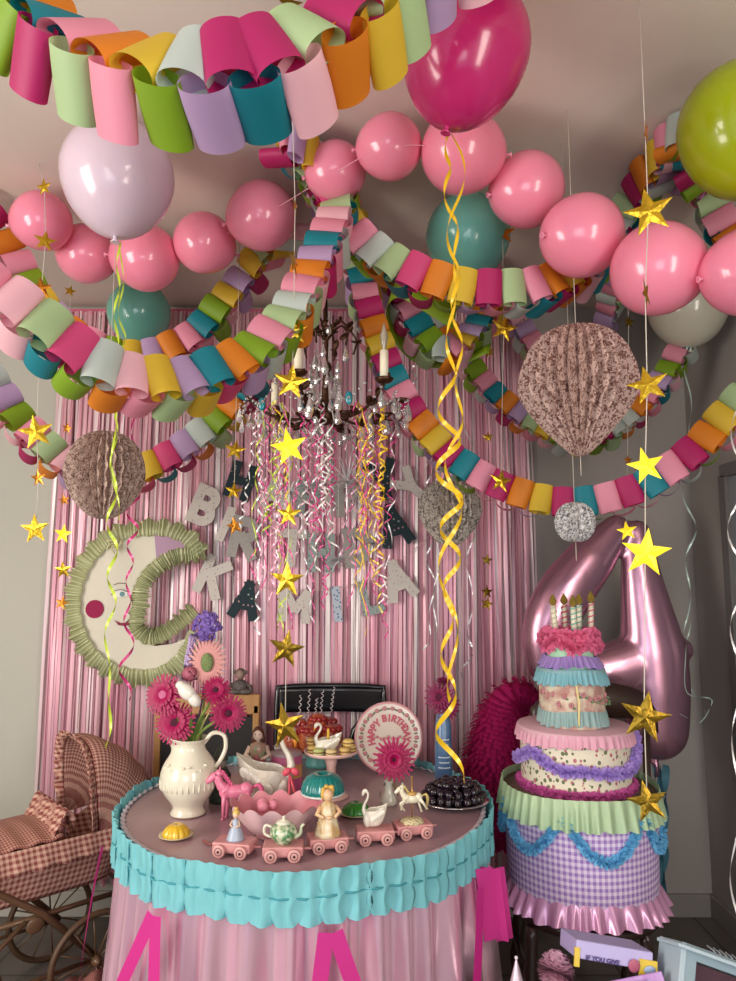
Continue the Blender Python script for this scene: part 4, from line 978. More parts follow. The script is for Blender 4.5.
tag(MB().lathe([(.001, 0), (.004, 0), (.004, .04), (.001, .046)], 12, tuple(mt_+V((-.008, -.02, .024)))).build('yellow_candle', simple('#e0b23c', .5)), 'short yellow candle standing in the swan on the cake stand', 'candle')
# back tray: red fruit cakes on teal stand
p = atz(318, 773, TZ)+V((0, .1, 0)); t = thing('teal_cake_stand', 'teal pedestal with a glass plate of glazed red cakes at the back', 'cake stand', p)
MB().lathe([(.001, 0), (.05, 0), (.05, .01), (.042, .03), (.045, .05), (.001, .052)], 32).build('pedestal', simple('#5fa6a2', .4), t)
MB().lathe([(.001, .052), (.08, .053), (.13, .062), (.132, .066), (.08, .057), (.001, .056)], 48, (-.03, 0, 0)).build('plate', mat('grey_glass', '#a9b0ae', .1, coat=.5), t)
rc = mat('red_glaze_cake', '#8a2a22', .3, coat=.5, pat=('noise', '#c5622f', 50), bump=(90, 1))
for i, (dx, dy, r, h) in enumerate(((-.085, -.03, .042, .07), (-.02, -.05, .044, .08), (.05, -.03, .042, .08), (-.06, .04, .04, .085), (.03, .05, .04, .09), (-.0, .01, .036, .11))):
    tc_ = thing('fruit_cake', 'glossy red and orange fruit cake on the teal stand', 'cake', p+V((dx-.01, dy, .062)), 0, 'red cakes on the teal stand')
    MB().lathe([(.001, 0), (r*.85, 0), (r, h*.4), (r*.9, h*.75), (r*.5, h), (.001, h*1.02)], 20, wob=lambda a, z: 1+.06*sin(a*7)).build('cake_body', rc, tc_)
    mb = MB()
    for q in range(10): a = q*TAU/10; mb.ell((r*.7*cos(a), r*.7*sin(a), h*.85), r*.28, 8, 6)
    mb.build('berries', simple('#a32422', .2, coat=.6), tc_)
for i, (px, py0, py1) in enumerate(((298, 728, 695), (307, 722, 689), (314, 722, 698), (320, 718, 690), (331, 712, 687))):
    b = at(px, py0, p.y); tp = at(px+3, py1, p.y); pts = [b.lerp(tp, j/40)+V((.004*cos(j*.9+i), .004*sin(j*.9+i), 0)) for j in range(41)]
    tag(MB().tube(pts, .0013, 5).build('spiral_candle', simple('#e6dde0', .3, metal=.3)), 'thin white spiral candle standing in the red cakes', 'candle', 'white spiral candles in the red cakes')
# birthday plate
p = atz(393, 778, TZ)+V((0, .06, 0)); bpT = thing('birthday_plate', 'round cream plate lettered HAPPY BIRTHDAY in pink, propped upright', 'plate', p)
Rp = 34*mpp(at(390, 734, p.y)); bpT.location = p
tiltM = Matrix.Rotation(-.16, 4, 'X')
cz = V((-.012, 0, Rp*cos(.16)+.002))
mb = MB(); mb.M = Matrix.Translation(cz) @ tiltM @ Matrix.Rotation(PI/2, 4, 'X')
mb.lathe([(.001, -.004), (Rp*.7, -.004), (Rp, .004), (Rp, .007), (Rp*.93, .007), (Rp*.68, .002), (.001, .002)], 56); mb.build('plate_disc', mat('plate_glaze', '#e6d6c6', .25, coat=.5), bpT)
mb = MB(); mb.M = Matrix.Translation(cz) @ tiltM @ Matrix.Rotation(PI/2, 4, 'X')
mb.lathe([(Rp*.94, .0071), (Rp*1.005, .0078), (Rp*1.012, .003)], 56); mb.build('pink_rim', simple('#dba0a2', .3, coat=.4), bpT)
def text3(txt, M, size, m, parent, name='lettering', off=.02, ext=.008):
    cu = bpy.data.curves.new('l', 'FONT'); cu.body = txt; cu.extrude = ext; cu.offset = off; cu.align_x = 'CENTER'; cu.align_y = 'CENTER'; cu.size = size
    to = bpy.data.objects.new('l', cu); col.objects.link(to); dg = bpy.context.evaluated_depsgraph_get(); me = bpy.data.meshes.new_from_object(to.evaluated_get(dg)); bpy.data.objects.remove(to)
    me.transform(M); me.materials.clear(); me.materials.append(m); o = bpy.data.objects.new(name, me); col.objects.link(o); o.parent = parent; return o
pkm = simple('#c8475f', .4)
PM = Matrix.Translation(cz) @ tiltM @ Matrix.Rotation(PI/2, 4, 'X')
def arc_text(txt, a0, a1, r, size, m, parent, flip=False):
    for i, ch_ in enumerate(txt):
        a = math.radians(a0+(a1-a0)*i/(len(txt)-1))
        mb = glyph(ch_, size*.8, size*.17, .002); Mx = PM @ Matrix.Translation((r*cos(a), r*sin(a), .005)) @ Matrix.Rotation(a-PI/2, 4, 'Z') @ Matrix.Rotation(-PI/2, 4, 'X')
        mb.v = [Mx @ v for v in mb.v]; mb.build('lettering', m, parent, smooth=False)
arc_text('HAPPY', 195, 130, Rp*.52, .032, pkm, bpT); arc_text('BIRTHDAY', 103, -5, Rp*.55, .030, pkm, bpT)
mb = MB(); mb.M = PM
for i in range(9): mb.ell(((i-4)*Rp*.11, -.002+.004*sin(i*2), .0045), (.006, .005, .0015), 8, 4)
mb.build('flower_row', simple('#d98a94', .5), bpT)
mb = MB(); mb.M = PM; m2 = MB(); m2.M = PM
for i in range(22):
    a = TAU*i/22; mb.ell((Rp*.82*cos(a), Rp*.82*sin(a), .0075), (.008, .007, .0015), 8, 4)
    a += TAU/44; m2.ell((Rp*.80*cos(a), Rp*.80*sin(a), .0075), (.007, .003, .0012), 6, 4, Matrix.Rotation(a*2, 3, 'Z'))
mb.build('painted_blossoms', simple('#c9868a', .5), bpT); m2.build('painted_leaves', simple('#6f7f52', .5), bpT)
MB().tube([(0, .05, 0), (0, .06+.01, .10), (-.03, .03, .1)], .003, 6).tube([(-.05, .0, .003), (-.05, .05, .003)], .003, 6).tube([(.03, .0, .003), (.03, .05, .003)], .003, 6).tube([(-.05, .05, .003), (.03, .05, .003)], .003, 6).build('plate_easel', simple('#5a4a42', .4), bpT)
# bud vase + gerbera
p = atz(389, 807, TZ)+V((0, .02, 0)); t = thing('bud_vase', 'small milk glass vase holding one magenta gerbera', 'vase', p)
MB().lathe([(.001, 0), (.020, 0), (.023, .005), (.024, .014), (.019, .026), (.012, .036), (.011, .055), (.014, .066), (.0155, .07), (.013, .069), (.010, .055), (.001, .04)], 28, wob=lambda a, z: 1+.04*sin(a*10)).build('vase_body', mat('milk_glass', '#d9d8c6', .12, coat=.6, sss=.3), t)
t2 = thing('gerbera', 'magenta gerbera standing alone in the small milk glass vase', 'flower', p+V((0, 0, .03)))
c = at(394, 759, p.y-.03)-t2.location; gerbera(t2, c, (0.02, -1, .12), 21.5*mpp(p), gm, gdk, layers=4, nper=24)
MB().tube([(0, 0, -.01), c*.6+V((0, .01, 0)), c+V((0, .012, 0))], .003, 7).build('stem', stem_m, t2)
mb = MB()
for a in (-1, 1): mb.strip([V((.004*a, -.002, .028)), V((.014*a, -.01, .03)), V((.024*a, -.012, .012)), V((.026*a, -.012, -.004))], [V((.004, 0, .004)), V((.005, 0, .01)), V((.005, 0, .01)), V((.003, 0, .002))])
mb.build('leaf', simple('#6e5a3a', .6), t2)
# grapes
p = atz(454, 806, TZ)+V((0, .03, 0)); gk = mpp(p); t = thing('silver_plate', 'silver rimmed plate under the dark grapes at the right of the table', 'plate', p)
MB().lathe([(.001, .003), (.075, .003), (.105, .012), (.108, .014), (.107, .016), (.075, .008), (.001, .007)], 48, wob=lambda a, z: 1+.012*sin(a*16)).build('plate_body', mat('silver_plate', '#cfc8c8', .15, metal=.9), t)
grm = mat('dark_grape', '#1c0f1e', .16, coat=.5)
gp = thing('grape', '', ''); MB().ell((0, 0, 0), (.0125, .0125, .0145), 14, 10).build('berry', grm, gp); MB().tube([(0, 0, .0135), (.002, 0, .019)], .0012, 5).build('stem_tip', simple('#6b6038', .6), gp)
cells = []
for L_, (rr, z) in enumerate(((.082, .022), (.070, .040), (.046, .054))):
    n_ = int(TAU*rr/.0235)
    for ring_ in range(3):
        r2 = rr-ring_*.024
        if r2 < .008: break
        for i in range(max(1, int(TAU*r2/.0245))):
            if ring_ > 1 and L_ < 2: continue
            a = TAU*i/max(1, int(TAU*r2/.0245))+L_*.4+ring_; cells.append((r2*cos(a)+random.uniform(-.002, .002), r2*sin(a)*.9, z+random.uniform(-.003, .003)))
for i, c in enumerate(cells):
    o = gp if i == 0 else copy_tree(gp); o.location = p+V(c); o.rotation_euler = (random.random()*2, random.random()*2, 0)
    tag(o, 'dark purple grape in the pile on the silver rimmed plate', 'grape', 'dark grapes on the plate')
# blue bottle with label
p = atz(447, 792, TZ)+V((0, .09, 0)); kb_ = mpp(p); t = thing('blue_bottle', 'slim blue labelled bottle holding purple flowers at the right back', 'bottle', p)
MB().lathe([(.001, 0), (8.6*kb_, 0), (9*kb_, .004), (8.8*kb_, 30*kb_), (8.2*kb_, 58*kb_), (6*kb_, 66*kb_), (4.2*kb_, 70*kb_), (4.2*kb_, 80*kb_), (4.8*kb_, 81*kb_), (3.5*kb_, 81*kb_), (3.2*kb_, 70*kb_)], 28).build('bottle_body', mat('blue_glass_paint', '#3f5f86', .3, coat=.4, pat=('noise', '#55779c', 30)), t)
lb = MB()
for j, (z0, n_) in enumerate(((44, 5), (39, 4), (27, 6), (22, 5), (17, 6))):
    for i in range(n_):
        a = -PI/2+(i-n_/2+.5)*.24; r = 9.05*kb_; lb.box((r*cos(a), r*sin(a), z0*kb_), (.006, .001, .0035), Matrix.Rotation(a+PI/2, 3, 'Z'))
lb.build('label_print', simple('#c9d2dc', .5), t, smooth=False)
for i, (px, py, r, fc) in enumerate(((440, 697, 17, (-.5, -1, .2)), (447, 706, 15, (.4, -1, .0)), (443, 682, 9, (0, -.4, 1)))):
    tt_ = thing('bottle_flower', ('dark magenta flower leaning left out of the blue bottle', 'dark magenta flower facing front above the blue bottle', 'small dark magenta flower on top, above the blue bottle')[i], 'flower', p+V((0, 0, .2)), 0, 'flowers in the blue bottle')
    c = at(px, py, p.y)-tt_.location; gerbera(tt_, c, fc, r*kb_, mat('plum_petal%d' % i, '#8a1550', .6, transl=.2), gdk, layers=3, nper=16)
    MB().tube([(0, 0, -.01), c*.5, c+V((0, .01, 0))], .003, 6).build('stem', stem_m, tt_)
# striped can
p = atz(283, 795, TZ)+V((0, .08, 0)); t = thing('printed_can', 'pink printed can with coloured bands behind the swan neck', 'can', p)
cw = 16*mpp(p)
for nm, z0, z1, c in (('lower_band', 0, .035, '#c4568f'), ('middle_band', .035, .075, '#d9a05c'), ('upper_band', .075, .10, '#d56b9c'), ('lid', .10, .106, '#b9a6a8')):
    MB().lathe([(cw, z0), (cw, z1), (.001, z1)], 28).build(nm, simple(c, .35, coat=.3), t)
MB().ell((.0, -cw, .052), (.006, .002, .008), 8, 6).ell((.016, -cw*.9, .058), (.004, .003, .004), 8, 6).build('printed_motif', simple('#3a3050', .4), t)
# red-haired figurine & dark figurine behind pitcher
p = atz(252, 800, TZ)+V((0, .1, 0)); t = thing('maiden_figurine', 'brown haired figurine in a green gown holding flowers, behind the swan', 'figurine', p)
s = .9
MB().lathe([(.001, 0), (.040, 0), (.042, .01), (.034, .05), (.026, .085), (.022, .10), (.026, .12), (.024, .135), (.010, .145), (.001, .146)], 28, wob=lambda a, z: 1+.06*sin(a*9)).build('gown', mat('green_gown', '#8a9a72', .35, coat=.4, pat=('noise', '#b98a7c', 40)), t)
MB().ell((0, -.004, .165), (.015, .015, .018), 16, 10).tube([(0, 0, .14), (0, 0, .155)], .006, 8).tube([(-.024, 0, .128), (-.036, -.012, .105), (-.014, -.034, .098)], [.009, .008, .005], 8).tube([(.024, 0, .128), (.036, -.012, .105), (.014, -.034, .098)], [.009, .008, .005], 8).ell((-.005, -.019, .166), .002, 6, 4).build('skin', simple('#e6c9b6', .3, coat=.4), t)
MB().ell((0, .003, .170), (.019, .018, .020), 14, 8).ell((-.014, .004, .152), (.008, .01, .018), 8, 6).ell((.014, .004, .152), (.008, .01, .018), 8, 6).build('hair', simple('#5b2f22', .35, coat=.4), t)
mb = MB()
for i in range(12): mb.ell((random.uniform(-.02, .02), -.036+random.uniform(-.005, .005), .095+random.uniform(-.014, .014)), .006, 8, 5)
mb.build('posy', simple('#b96a70', .4), t)
MB().ell((-.006, -.0187, .169), .0017, 6, 4).ell((.006, -.0187, .169), .0017, 6, 4).build('eyes', simple('#222222', .3), t)
p = atz(217, 806, TZ)+V((0, .04, 0)); t = thing('gnome_figurine', 'dark green figurine half hidden behind the cream pitcher', 'figurine', p)
MB().lathe([(.001, 0), (.03, 0), (.032, .01), (.027, .05), (.03, .075), (.018, .095), (.001, .098)], 20, wob=lambda a, z: 1+.06*sin(a*8)).build('coat', mat('dark_green_coat', '#2f3a2c', .5, bump=(80, .8)), t)
MB().ell((0, -.004, .112), (.018, .018, .02), 14, 8).build('head', simple('#8a8078', .5), t)
MB().lathe([(.022, .118), (.02, .13), (.012, .15), (.001, .165)], 16).build('cap', simple('#3c4038', .5), t)

# ------------------------------------------------------------------ chairs behind the table
bc = thing('black_chair', 'black metal chair with a wide curved backrest behind the table', 'chair', (at(330, 700, 3.0).x, 2.98, 0))
blk = mat('black_metal', '#131216', .25, coat=.5)
def brf(u, v):
    x = -.215+.43*u; y = .02+.03*cos((u-.5)*PI)
    zt = .935; zb = .835
    return (x, y, zb+(zt-zb)*v)
kz = at(330, 687, 3.02).z; kz2 = at(330, 712, 3.02).z
def brf2(u, v): return (-.212+.43*u, .02+.03*cos((u-.5)*PI), kz2+(kz-kz2)*v)
MB().surf(brf2, 24, 6).build('backrest', blk, bc, sol=.018)
MB().tube(smooth_path([(-.215, .0, 0), (-.215, .0, .45), (-.218, .03, kz-.03), (-.19, .035, kz), (0, .055, kz+.003), (.19, .035, kz), (.222, .03, kz-.03), (.215, 0, .45), (.215, .0, 0)], 60), .012, 10).build('frame_tube', blk, bc)
MB().tube([(.16, .03, kz2), (.10, .03, kz2-.07), (.02, .03, .5)], .014, 8).build('back_brace', blk, bc)
MB().box((0, -.14, .45), (.42, .28, .03), bev=.01).build('seat', blk, bc)
for x in (-.19, .19): MB().tube([(x, -.26, 0), (x, -.25, .45)], .012, 8).build('leg', blk, bc)
Yc = 3.0; wc = thing('wooden_chair', 'light wooden chair with a dark padded back, left behind the table', 'chair', (at(205, 760, Yc).x, Yc, 0))
pine = mat('light_wood', '#c99a62', .45, pat=('wood', '#b07d48'))
a = at(158, 735, Yc).x-wc.location.x; b = at(256, 735, Yc).x-wc.location.x; zt = at(200, 694, Yc).z; zm = at(200, 714, Yc).z
for x in (a, b): MB().box((x, 0, zt/2-.02), (.028, .03, zt-.04), bev=.006).build('back_post', pine, wc, smooth=False)
MB().box(((a+b)/2, -.002, (zt+zm)/2), (b-a+.03, .026, zt-zm), bev=.006).build('top_rail', pine, wc, smooth=False)
MB().box(((a+b)/2, .003, (zm+.48)/2), (b-a-.02, .02, zm-.5), bev=.006).build('back_pad', simple('#231f20', .6), wc, smooth=False)
MB().box(((a+b)/2, -.14, .45), (b-a, .28, .035), bev=.01).build('seat', simple('#231f20', .6), wc, smooth=False)
for x in (a, b): MB().box((x, -.26, .22), (.03, .03, .44), bev=.005).build('leg', pine, wc, smooth=False)
p = V((at(240, 690, Yc).x, Yc, zt)); t = thing('monkey_figurine', 'small grey seated doll figure perched on the wooden chair back', 'figurine', p)
gy = mat('grey_bronze', '#5c5350', .5, bump=(80, .5))
MB().ell((0, 0, .03), (.035, .025, .03)).ell((-.02, -.02, .012), (.03, .014, .012)).ell((.025, -.02, .012), (.03, .014, .012)).tube([(-.02, 0, .045), (-.045, -.01, .03), (-.05, -.02, .01)], .008, 8).tube([(.02, 0, .045), (.045, -.01, .03), (.05, -.02, .01)], .008, 8).build('body', gy, t)
MB().ell((0, -.002, .078), (.02, .018, .021)).build('head', simple('#9a7f74', .5), t)
MB().ell((-.022, 0, .088), (.008, .005, .009)).ell((.022, 0, .088), (.008, .005, .009)).ell((0, .006, .09), (.018, .016, .014)).build('bonnet', gy, t)

# magenta tissue pinata
pz = thing('tissue_pinata', 'tall magenta tissue fringed decoration leaning between the table and cake tower', 'pinata', at(503, 740, 2.75))
mg = mat('magenta_tissue', '#c2146c', .8, transl=.25)
ppts = smooth_path([at(x, y, 2.75)-pz.location for x, y in ((492, 840), (494, 800), (496, 765), (500, 735), (506, 705), (515, 697), (528, 702), (530, 712))], 40)
rr = [float(np.interp(i/40, [0, .25, .5, .7, .85, 1], [26, 30, 28, 22, 15, 12]))*mpp(pz.location) for i in range(41)]
MB().tube(ppts, rr, 24).build('core', mg, pz)
mb = MB()
for i in range(1, 41):
    for j in range(34):
        a = TAU*j/34+random.uniform(-.08, .08); T = (ppts[i]-ppts[i-1]).normalized(); X = frame_from(T); d = X @ V((cos(a), sin(a), 0)); q = T.cross(d)
        r0 = rr[i]; L_ = random.uniform(.018, .034)
        mb.strip([ppts[i]+d*r0*.95, ppts[i]+d*(r0+L_*.6)-T*.004, ppts[i]+d*(r0+L_)-T*.014], [q*.014, q*.016, q*.010])
mb.build('tissue_fringe', mg, pz)['kind'] = 'stuff'

# ------------------------------------------------------------------ doll pram
gh = mat('gingham_red', '#dcb09c', .8, pat=('gobj', '#a86a60', '#8c4540', 55), bump=(200, .2))
gh4 = mat('gingham_flap', '#dcb09c', .8, pat=('gobj', '#a86a60', '#8c4540', 55))
gh2 = mat('gingham_red_hood', '#dcb09c', .8, pat=('gingham', '#a86a60', '#8c4540', 44, 28), bump=(200, .2))
gh3 = mat('striped_apron', '#cfa08c', .8, pat=('gingham', '#a86a60', '#8c4540', 50, 22), bump=(200, .2))
A_ = at(-10, 905, 2.32); B_ = at(128, 862, 2.62); ax = V((B_.x-A_.x, B_.y-A_.y, 0)); LEN = ax.length+.02; ang = math.atan2(ax.y, ax.x)
pr = thing('doll_pram', 'vintage doll pram in red and cream gingham with a raised hood', 'pram', (A_.x, A_.y, 0), ang)
W = .30; zb = .36; ztp = .53; EXT = -.22   # local x along body, y away from camera
def body(u, v):
    # perimeter loop u, v height
    hx = (LEN-EXT)/2; cx = (LEN+EXT)/2; a = u*TAU; n_ = .32
    c_, s_ = cos(a), sin(a); x = cx+hx*math.copysign(abs(c_)**n_, c_); y = W/2+W/2*math.copysign(abs(s_)**n_, s_)
    t_ = v; x = cx+(x-cx)*(.80+.2*t_**.6); y = W/2+(y-W/2)*(.78+.22*t_**.6)
    return (x, y, zb+(ztp-zb)*t_+.012*sin(a*9)*(1 if v > .9 else 0))
MB().surf(body, 120, 10, cu=False).build('basket', gh, pr, sol=.004)
MB().surf(lambda u, v: ((LEN+EXT)/2+(v-.5)*(LEN-EXT)*.8, W/2+(u-.5)*W*.78, zb+.004), 4, 4).build('basket_floor', gh, pr)
hx0 = LEN-.26
MB().surf(lambda u, v: (EXT-.008+(hx0+.02-EXT)*u, -.012+(W+.024)*v, ztp+.012+.02*sin(PI*v)+.012*u+.004*sin(u*40)*(1-v)), 40, 16).build('apron_cover', gh3, pr, sol=.006)
MB().surf(lambda u, v: (EXT-.01+(LEN+.01-EXT)*u, -.016-.012*v-.003*sin(u*60)*v, ztp+.014-.07*v+.004*sin(u*45)*v), 160, 6).build('apron_flap', gh4, pr, sol=.003)
HR = .30
hc = V((LEN-.13, 0, ztp+.0))
def hood(u, v, grow=1.0):
    fa = math.radians(96-91*v); th = u*PI
    s_ = sin(th)**.45 if 0 < u < 1 else 0; c_ = math.copysign(abs(cos(th))**.6, cos(th))
    rr_ = HR*(1-.14*v-.06*sin(PI*v))*grow + .006*abs(sin(v*PI*4))
    y = W/2-(W/2+.008)*c_*grow; rad_ = rr_*s_
    return V((hc.x+rad_*cos(fa)*.95, y, hc.z+rad_*sin(fa)))
MB().surf(lambda u, v: hood(u, v), 60, 30).build('hood', gh2, pr, sol=.006)
def ruf(u, v):
    p_ = hood(u, 0, 1.0); n_ = V((-1, 0, .1)); out_ = (p_-V((hc.x, W/2, hc.z+.1))).normalized()
    return p_+n_*.028*v+out_*(.010*sin(u*TAU*26)*v+.014*v)
MB().surf(ruf, 320, 4).build('hood_ruffle', gh, pr, sol=.002)
fr_ = MB()
for i in range(2):
    fr_.surf(lambda u, v: V((hx0-.02+.05*v+i*.02, .0+W*u, ztp+.02+.035*sin(v*PI)+.014*sin(u*TAU*7+i*2)*(.3+v)+.03*i)), 120, 8)
fr_.build('opening_ruffle', gh, pr, sol=.003)
MB().ell((hx0-.0, -.014, ztp+.05), (.012, .008, .012)).ell((hx0+.006, -.014, ztp+.074), (.01, .007, .01)).build('button', simple('#6b3a34', .5), pr)
brw = mat('brown_enamel', '#6b4f38', .4, coat=.3, metal=.2)
MB().tube([(EXT+.05, -.02, zb-.03), (LEN-.0, -.02, zb-.03)], .009, 8).tube([(EXT+.05, W+.02, zb-.03), (LEN, W+.02, zb-.03)], .009, 8).tube([(LEN-.02, -.02, zb-.03), (LEN-.02, W+.02, zb-.03)], .007, 8).build('chassis_rail', brw, pr)
MB().ell((LEN+.005, -.02, zb-.03), .011, 10, 8).build('rail_knob', simple('#c8bfb0', .25, metal=.7), pr)
hw = mat('wheel_rim', '#5f4733', .5, metal=.2)
def wheel(x, y, R_):
    mb = MB(); pts = [V((x+R_*cos(TAU*i/40), y, R_+.009+R_*sin(TAU*i/40))) for i in range(41)]; mb.tube(pts, .011, 8, cap=False)
    w_ = mb.build('wheel', hw, pr)
    mb = MB()
    for i in range(12): a = TAU*i/12+.1; mb.tube([(x, y, R_+.009), (x+R_*cos(a), y, R_+.009+R_*sin(a))], .003, 6)
    mb.build('spokes', brw, w_)
    mb = MB(); mb.M = Matrix.Translation((x, y, R_+.009)) @ Matrix.Rotation(PI/2, 4, 'X'); mb.lathe([(.001, -.025), (.012, -.02), (.018, 0), (.012, .02), (.001, .025)], 14); mb.build('hub', brw, w_)
WR = .145
xw1 = LEN-.145; xw0 = EXT+.10
for y in (-.06, W+.06): wheel(xw1, y, WR); wheel(xw0, y, WR)
for x in (xw0, xw1): MB().tube([(x, -.06, WR+.009), (x, W+.06, WR+.009)], .007, 8).build('axle', brw, pr)
for y in (-.03, W+.03):
    MB().tube([(xw0, y, WR), (xw1, y, WR)], .007, 8).build('lower_rail', brw, pr)
    MB().tube([(xw1+.02, y, WR), ((xw0+xw1)/2+.05, y-.004, zb-.02), (EXT+.02, y-.01, ztp+.06), (EXT-.18, y-.01, .72)], [.012, .011, .010, .010], 8).build('handle_bar', brw, pr)
    MB().tube([(xw0-.02, y, WR), ((xw0+xw1)/2, y, zb-.03)], .007, 8).build('strut', brw, pr)
    mb = MB(); mb.M = Matrix.Translation(((xw0+xw1)/2+.03, y, zb-.05)); mb.ell((0, 0, 0), (.03, .006, .025), 14, 8); mb.build('pivot_plate', brw, pr)
MB().tube([(EXT-.18, -.04, .72), (EXT-.18, W+.04, .72)], .012, 10).build('handle_grip', simple('#d9cfc0', .4), pr)
# gingham blanket on floor
def blk_(u, v):
    p_ = at(20, 1010, 2.35).lerp(at(140, 930, 2.6), u); 
    return V((p_.x+.0, p_.y-.35+.55*v, .03+.10*sin(PI*u)*sin(PI*v)+.012*sin(u*23+v*9)))
tag(MB().surf(blk_, 60, 40).build('gingham_blanket', mat('gingham_floor', '#c79084', .85, pat=('gingham', '#a86a60', '#8d3d44', 46, 46)), sol=.006), 'crumpled red gingham blanket on the floor under the pram', 'blanket')

# ------------------------------------------------------------------ cake tower on chair
CC = V((at(581, 860, 2.2).x, 2.2, 0)); 
ck = thing('dark_chair', 'dark turned-leg wooden chair under the giant fake cake', 'chair', CC)
dw = mat('dark_wood', '#3a2620', .35, coat=.3)
MB().lathe([(.001, .44), (.20, .44), (.215, .45), (.215, .465), (.20, .478), (.001, .48)], 40).build('seat', dw, ck)
for x, y in ((-.185, -.14), (.13, -.17), (-.16, .15), (.17, .16)):
    mb = MB(); n_ = 16; rs = [.014+.008*abs(sin(i*.9)) if 3 < i < 13 else .017 for i in range(n_+1)]
    mb.tube([V((x*1.12, y*1.15, 0)).lerp(V((x*.95, y*.9, .45)), i/n_) for i in range(n_+1)], rs, 10); mb.build('leg', dw, ck)
MB().tube([(-.20, -.155, .22), (.145, -.19, .22)], .011, 8).build('stretcher', dw, ck); MB().tube([(-.19, -.15, .3), (-.17, .16, .3)], .010, 8).build('stretcher', dw, ck); MB().tube([(.14, -.18, .28), (.185, .17, .28)], .010, 8).build('stretcher', dw, ck)
pb = lambda x, y: at(x, y, 2.5)-CC
mb = MB(); P_ = smooth_path([pb(530, 718), pb(550, 706), pb(580, 700), pb(615, 700), pb(642, 706), pb(656, 722)], 30)
mb.strip(P_, [V((0, 0, .07+.05*sin(PI*i/30))) for i in range(31)]); mb.build('backrest', dw, ck, sol=.018)
for x in (548, 646): q = pb(x, 712); MB().tube([V((q.x*.8, .17, .46)), q], .013, 8).build('back_spindle', dw, ck)
cake = thing('fabric_cake', 'giant fake tiered cake with gingham and floral tiers and ruffles on the chair', 'cake', CC); cake.scale = (.90, .90, 1)
def tier(r0, r1, z0, z1, m, name, n=64, c=(0, 0)):
    return MB().lathe([(.001, z0), (r0, z0), (r0, z0+.003)]+[(r0+(r1-r0)*i/6, z0+(z1-z0)*i/6) for i in range(1, 6)]+[(r1, z1-.003), (r1-.004, z1), (.001, z1)], n, (c[0], c[1], 0)).build(name, m, cake)
def ruff(R, z0, z1, flare, fq, amp, m, name, parent, c=(0, 0), n=None, zw=.003):
    n = n or int(fq*10)
    def f(u, v):
        a = u*TAU; w_ = sin(a*fq+1.3*sin(a*7)+.8*sin(a*3)); r = R+flare*v+amp*w_*(.25+v)
        return (c[0]+r*cos(a), c[1]+r*sin(a), z0+(z1-z0)*v+zw*sin(a*fq*.5)*v+.004*sin(a*3))
    return MB().surf(f, n, 7, cu=True).build(name, m, parent)
ZB = .485
lilg = mat('lilac_gingham', '#e3d3ea', .8, pat=('gingham', '#b79ad0', '#9a74bd', 88, 17))
t1 = MB().lathe([(.235, ZB)]+[(.236+.008*i/8, ZB+.30*i/8) for i in range(1, 9)]+[], 96).build('gingham_tier', lilg, cake)
MB().lathe([(.001, .786), (.243, .786), (.244, .78)], 64).build('tier_top', simple('#6b5048', .6), t1)
ruff(.236, .535, .480, .030, 34, .008, mat('pink_satin_ruffle', '#d9a0c8', .25, metal=.25), 'satin_ruffle', t1)
ruff(.249, .803, .725, .014, 46, .006, mat('mint_organza', '#c4e0b4', .4, transl=.3, metal=.1), 'mint_ruffle', t1)
# blue garland swags
def fuzzy(path, m, name, parent, r=.016, n=900, L_=.016):
    mb = MB(); P = smooth_path(path, 120)
    for i in range(n):
        q = P[int(i/n*120)]; d = V((random.gauss(0, 1), random.gauss(0, 1), random.gauss(0, 1))).normalized(); b = d.cross(V((.2, .7, .4))).normalized()
        mb.strip([q+d*.002, q+d*r*random.uniform(.7, 1.2)], [b*.006, b*.010])
    return mb.build(name, m, parent)
def cyl(R, deg, z): a = math.radians(deg); return V((R*cos(a), R*sin(a), z))
blu = mat('blue_tissue_garland', '#7cc8ee', .7, transl=.3)
for a0, a1 in ((140, 186), (190, 240), (245, 299), (304, 352)):
    fuzzy([cyl(.250, a0+(a1-a0)*t_, .745-.095*sin(PI*t_)) for t_ in (0, .15, .3, .5, .7, .85, 1)], blu, 'blue_swag', t1, n=900)
midm = mat('rosebud_print', '#e6ddc6', .8, pat=('dots', '#6b7552', 62, .36, '#b8707a'))
t2c = (-.008, 0)
t2 = tier(.176, .178, .79, .955, midm, 'rosebud_tier', c=t2c)
MB().lathe([(.001, .963), (.182, .963), (.187, .960), (.188, .945)], 64, (t2c[0], 0, 0)).build('pink_lid', simple('#dfb2bd', .6), t2)
ruff(.187, .958, .925, .006, 50, .003, mat('pink_eyelet', '#e0a5b8', .7), 'eyelet_trim', t2, t2c)
fuzzy([cyl(.183, a, .80)+V((t2c[0], 0, 0)) for a in range(160, 385, 15)], mat('magenta_garland', '#cc5aa0', .7, transl=.2), 'magenta_garland', t2, r=.014, n=1500)
pg = mat('lilac_tissue_garland', '#c0a2ea', .7, transl=.3)
fuzzy([cyl(.193, a, z)+V((t2c[0], 0, 0)) for a, z in ((178, .865), (195, .885), (212, .905), (228, .880), (245, .865), (262, .868), (280, .862), (295, .860), (312, .862), (328, .88), (340, .915), (352, .94))], pg, 'lilac_garland', t2, r=.018, n=1700)
t3c = (-.012, .0)
t3 = tier(.106, .108, .964, 1.125, mat('rose_print', '#dccfb8', .7, pat=('noise', '#b98a80', 28)), 'rose_tier', c=t3c)
MB().lathe([(.001, 1.130), (.110, 1.130), (.112, 1.12)], 48, (t3c[0], 0, 0)).build('rose_tier_lid', simple('#8fb6bb', .6), t3)
ruff(.110, 1.128, 1.088, .010, 44, .004, mat('aqua_net', '#93cfdc', .6, transl=.3), 'aqua_ruffle', t3, t3c)
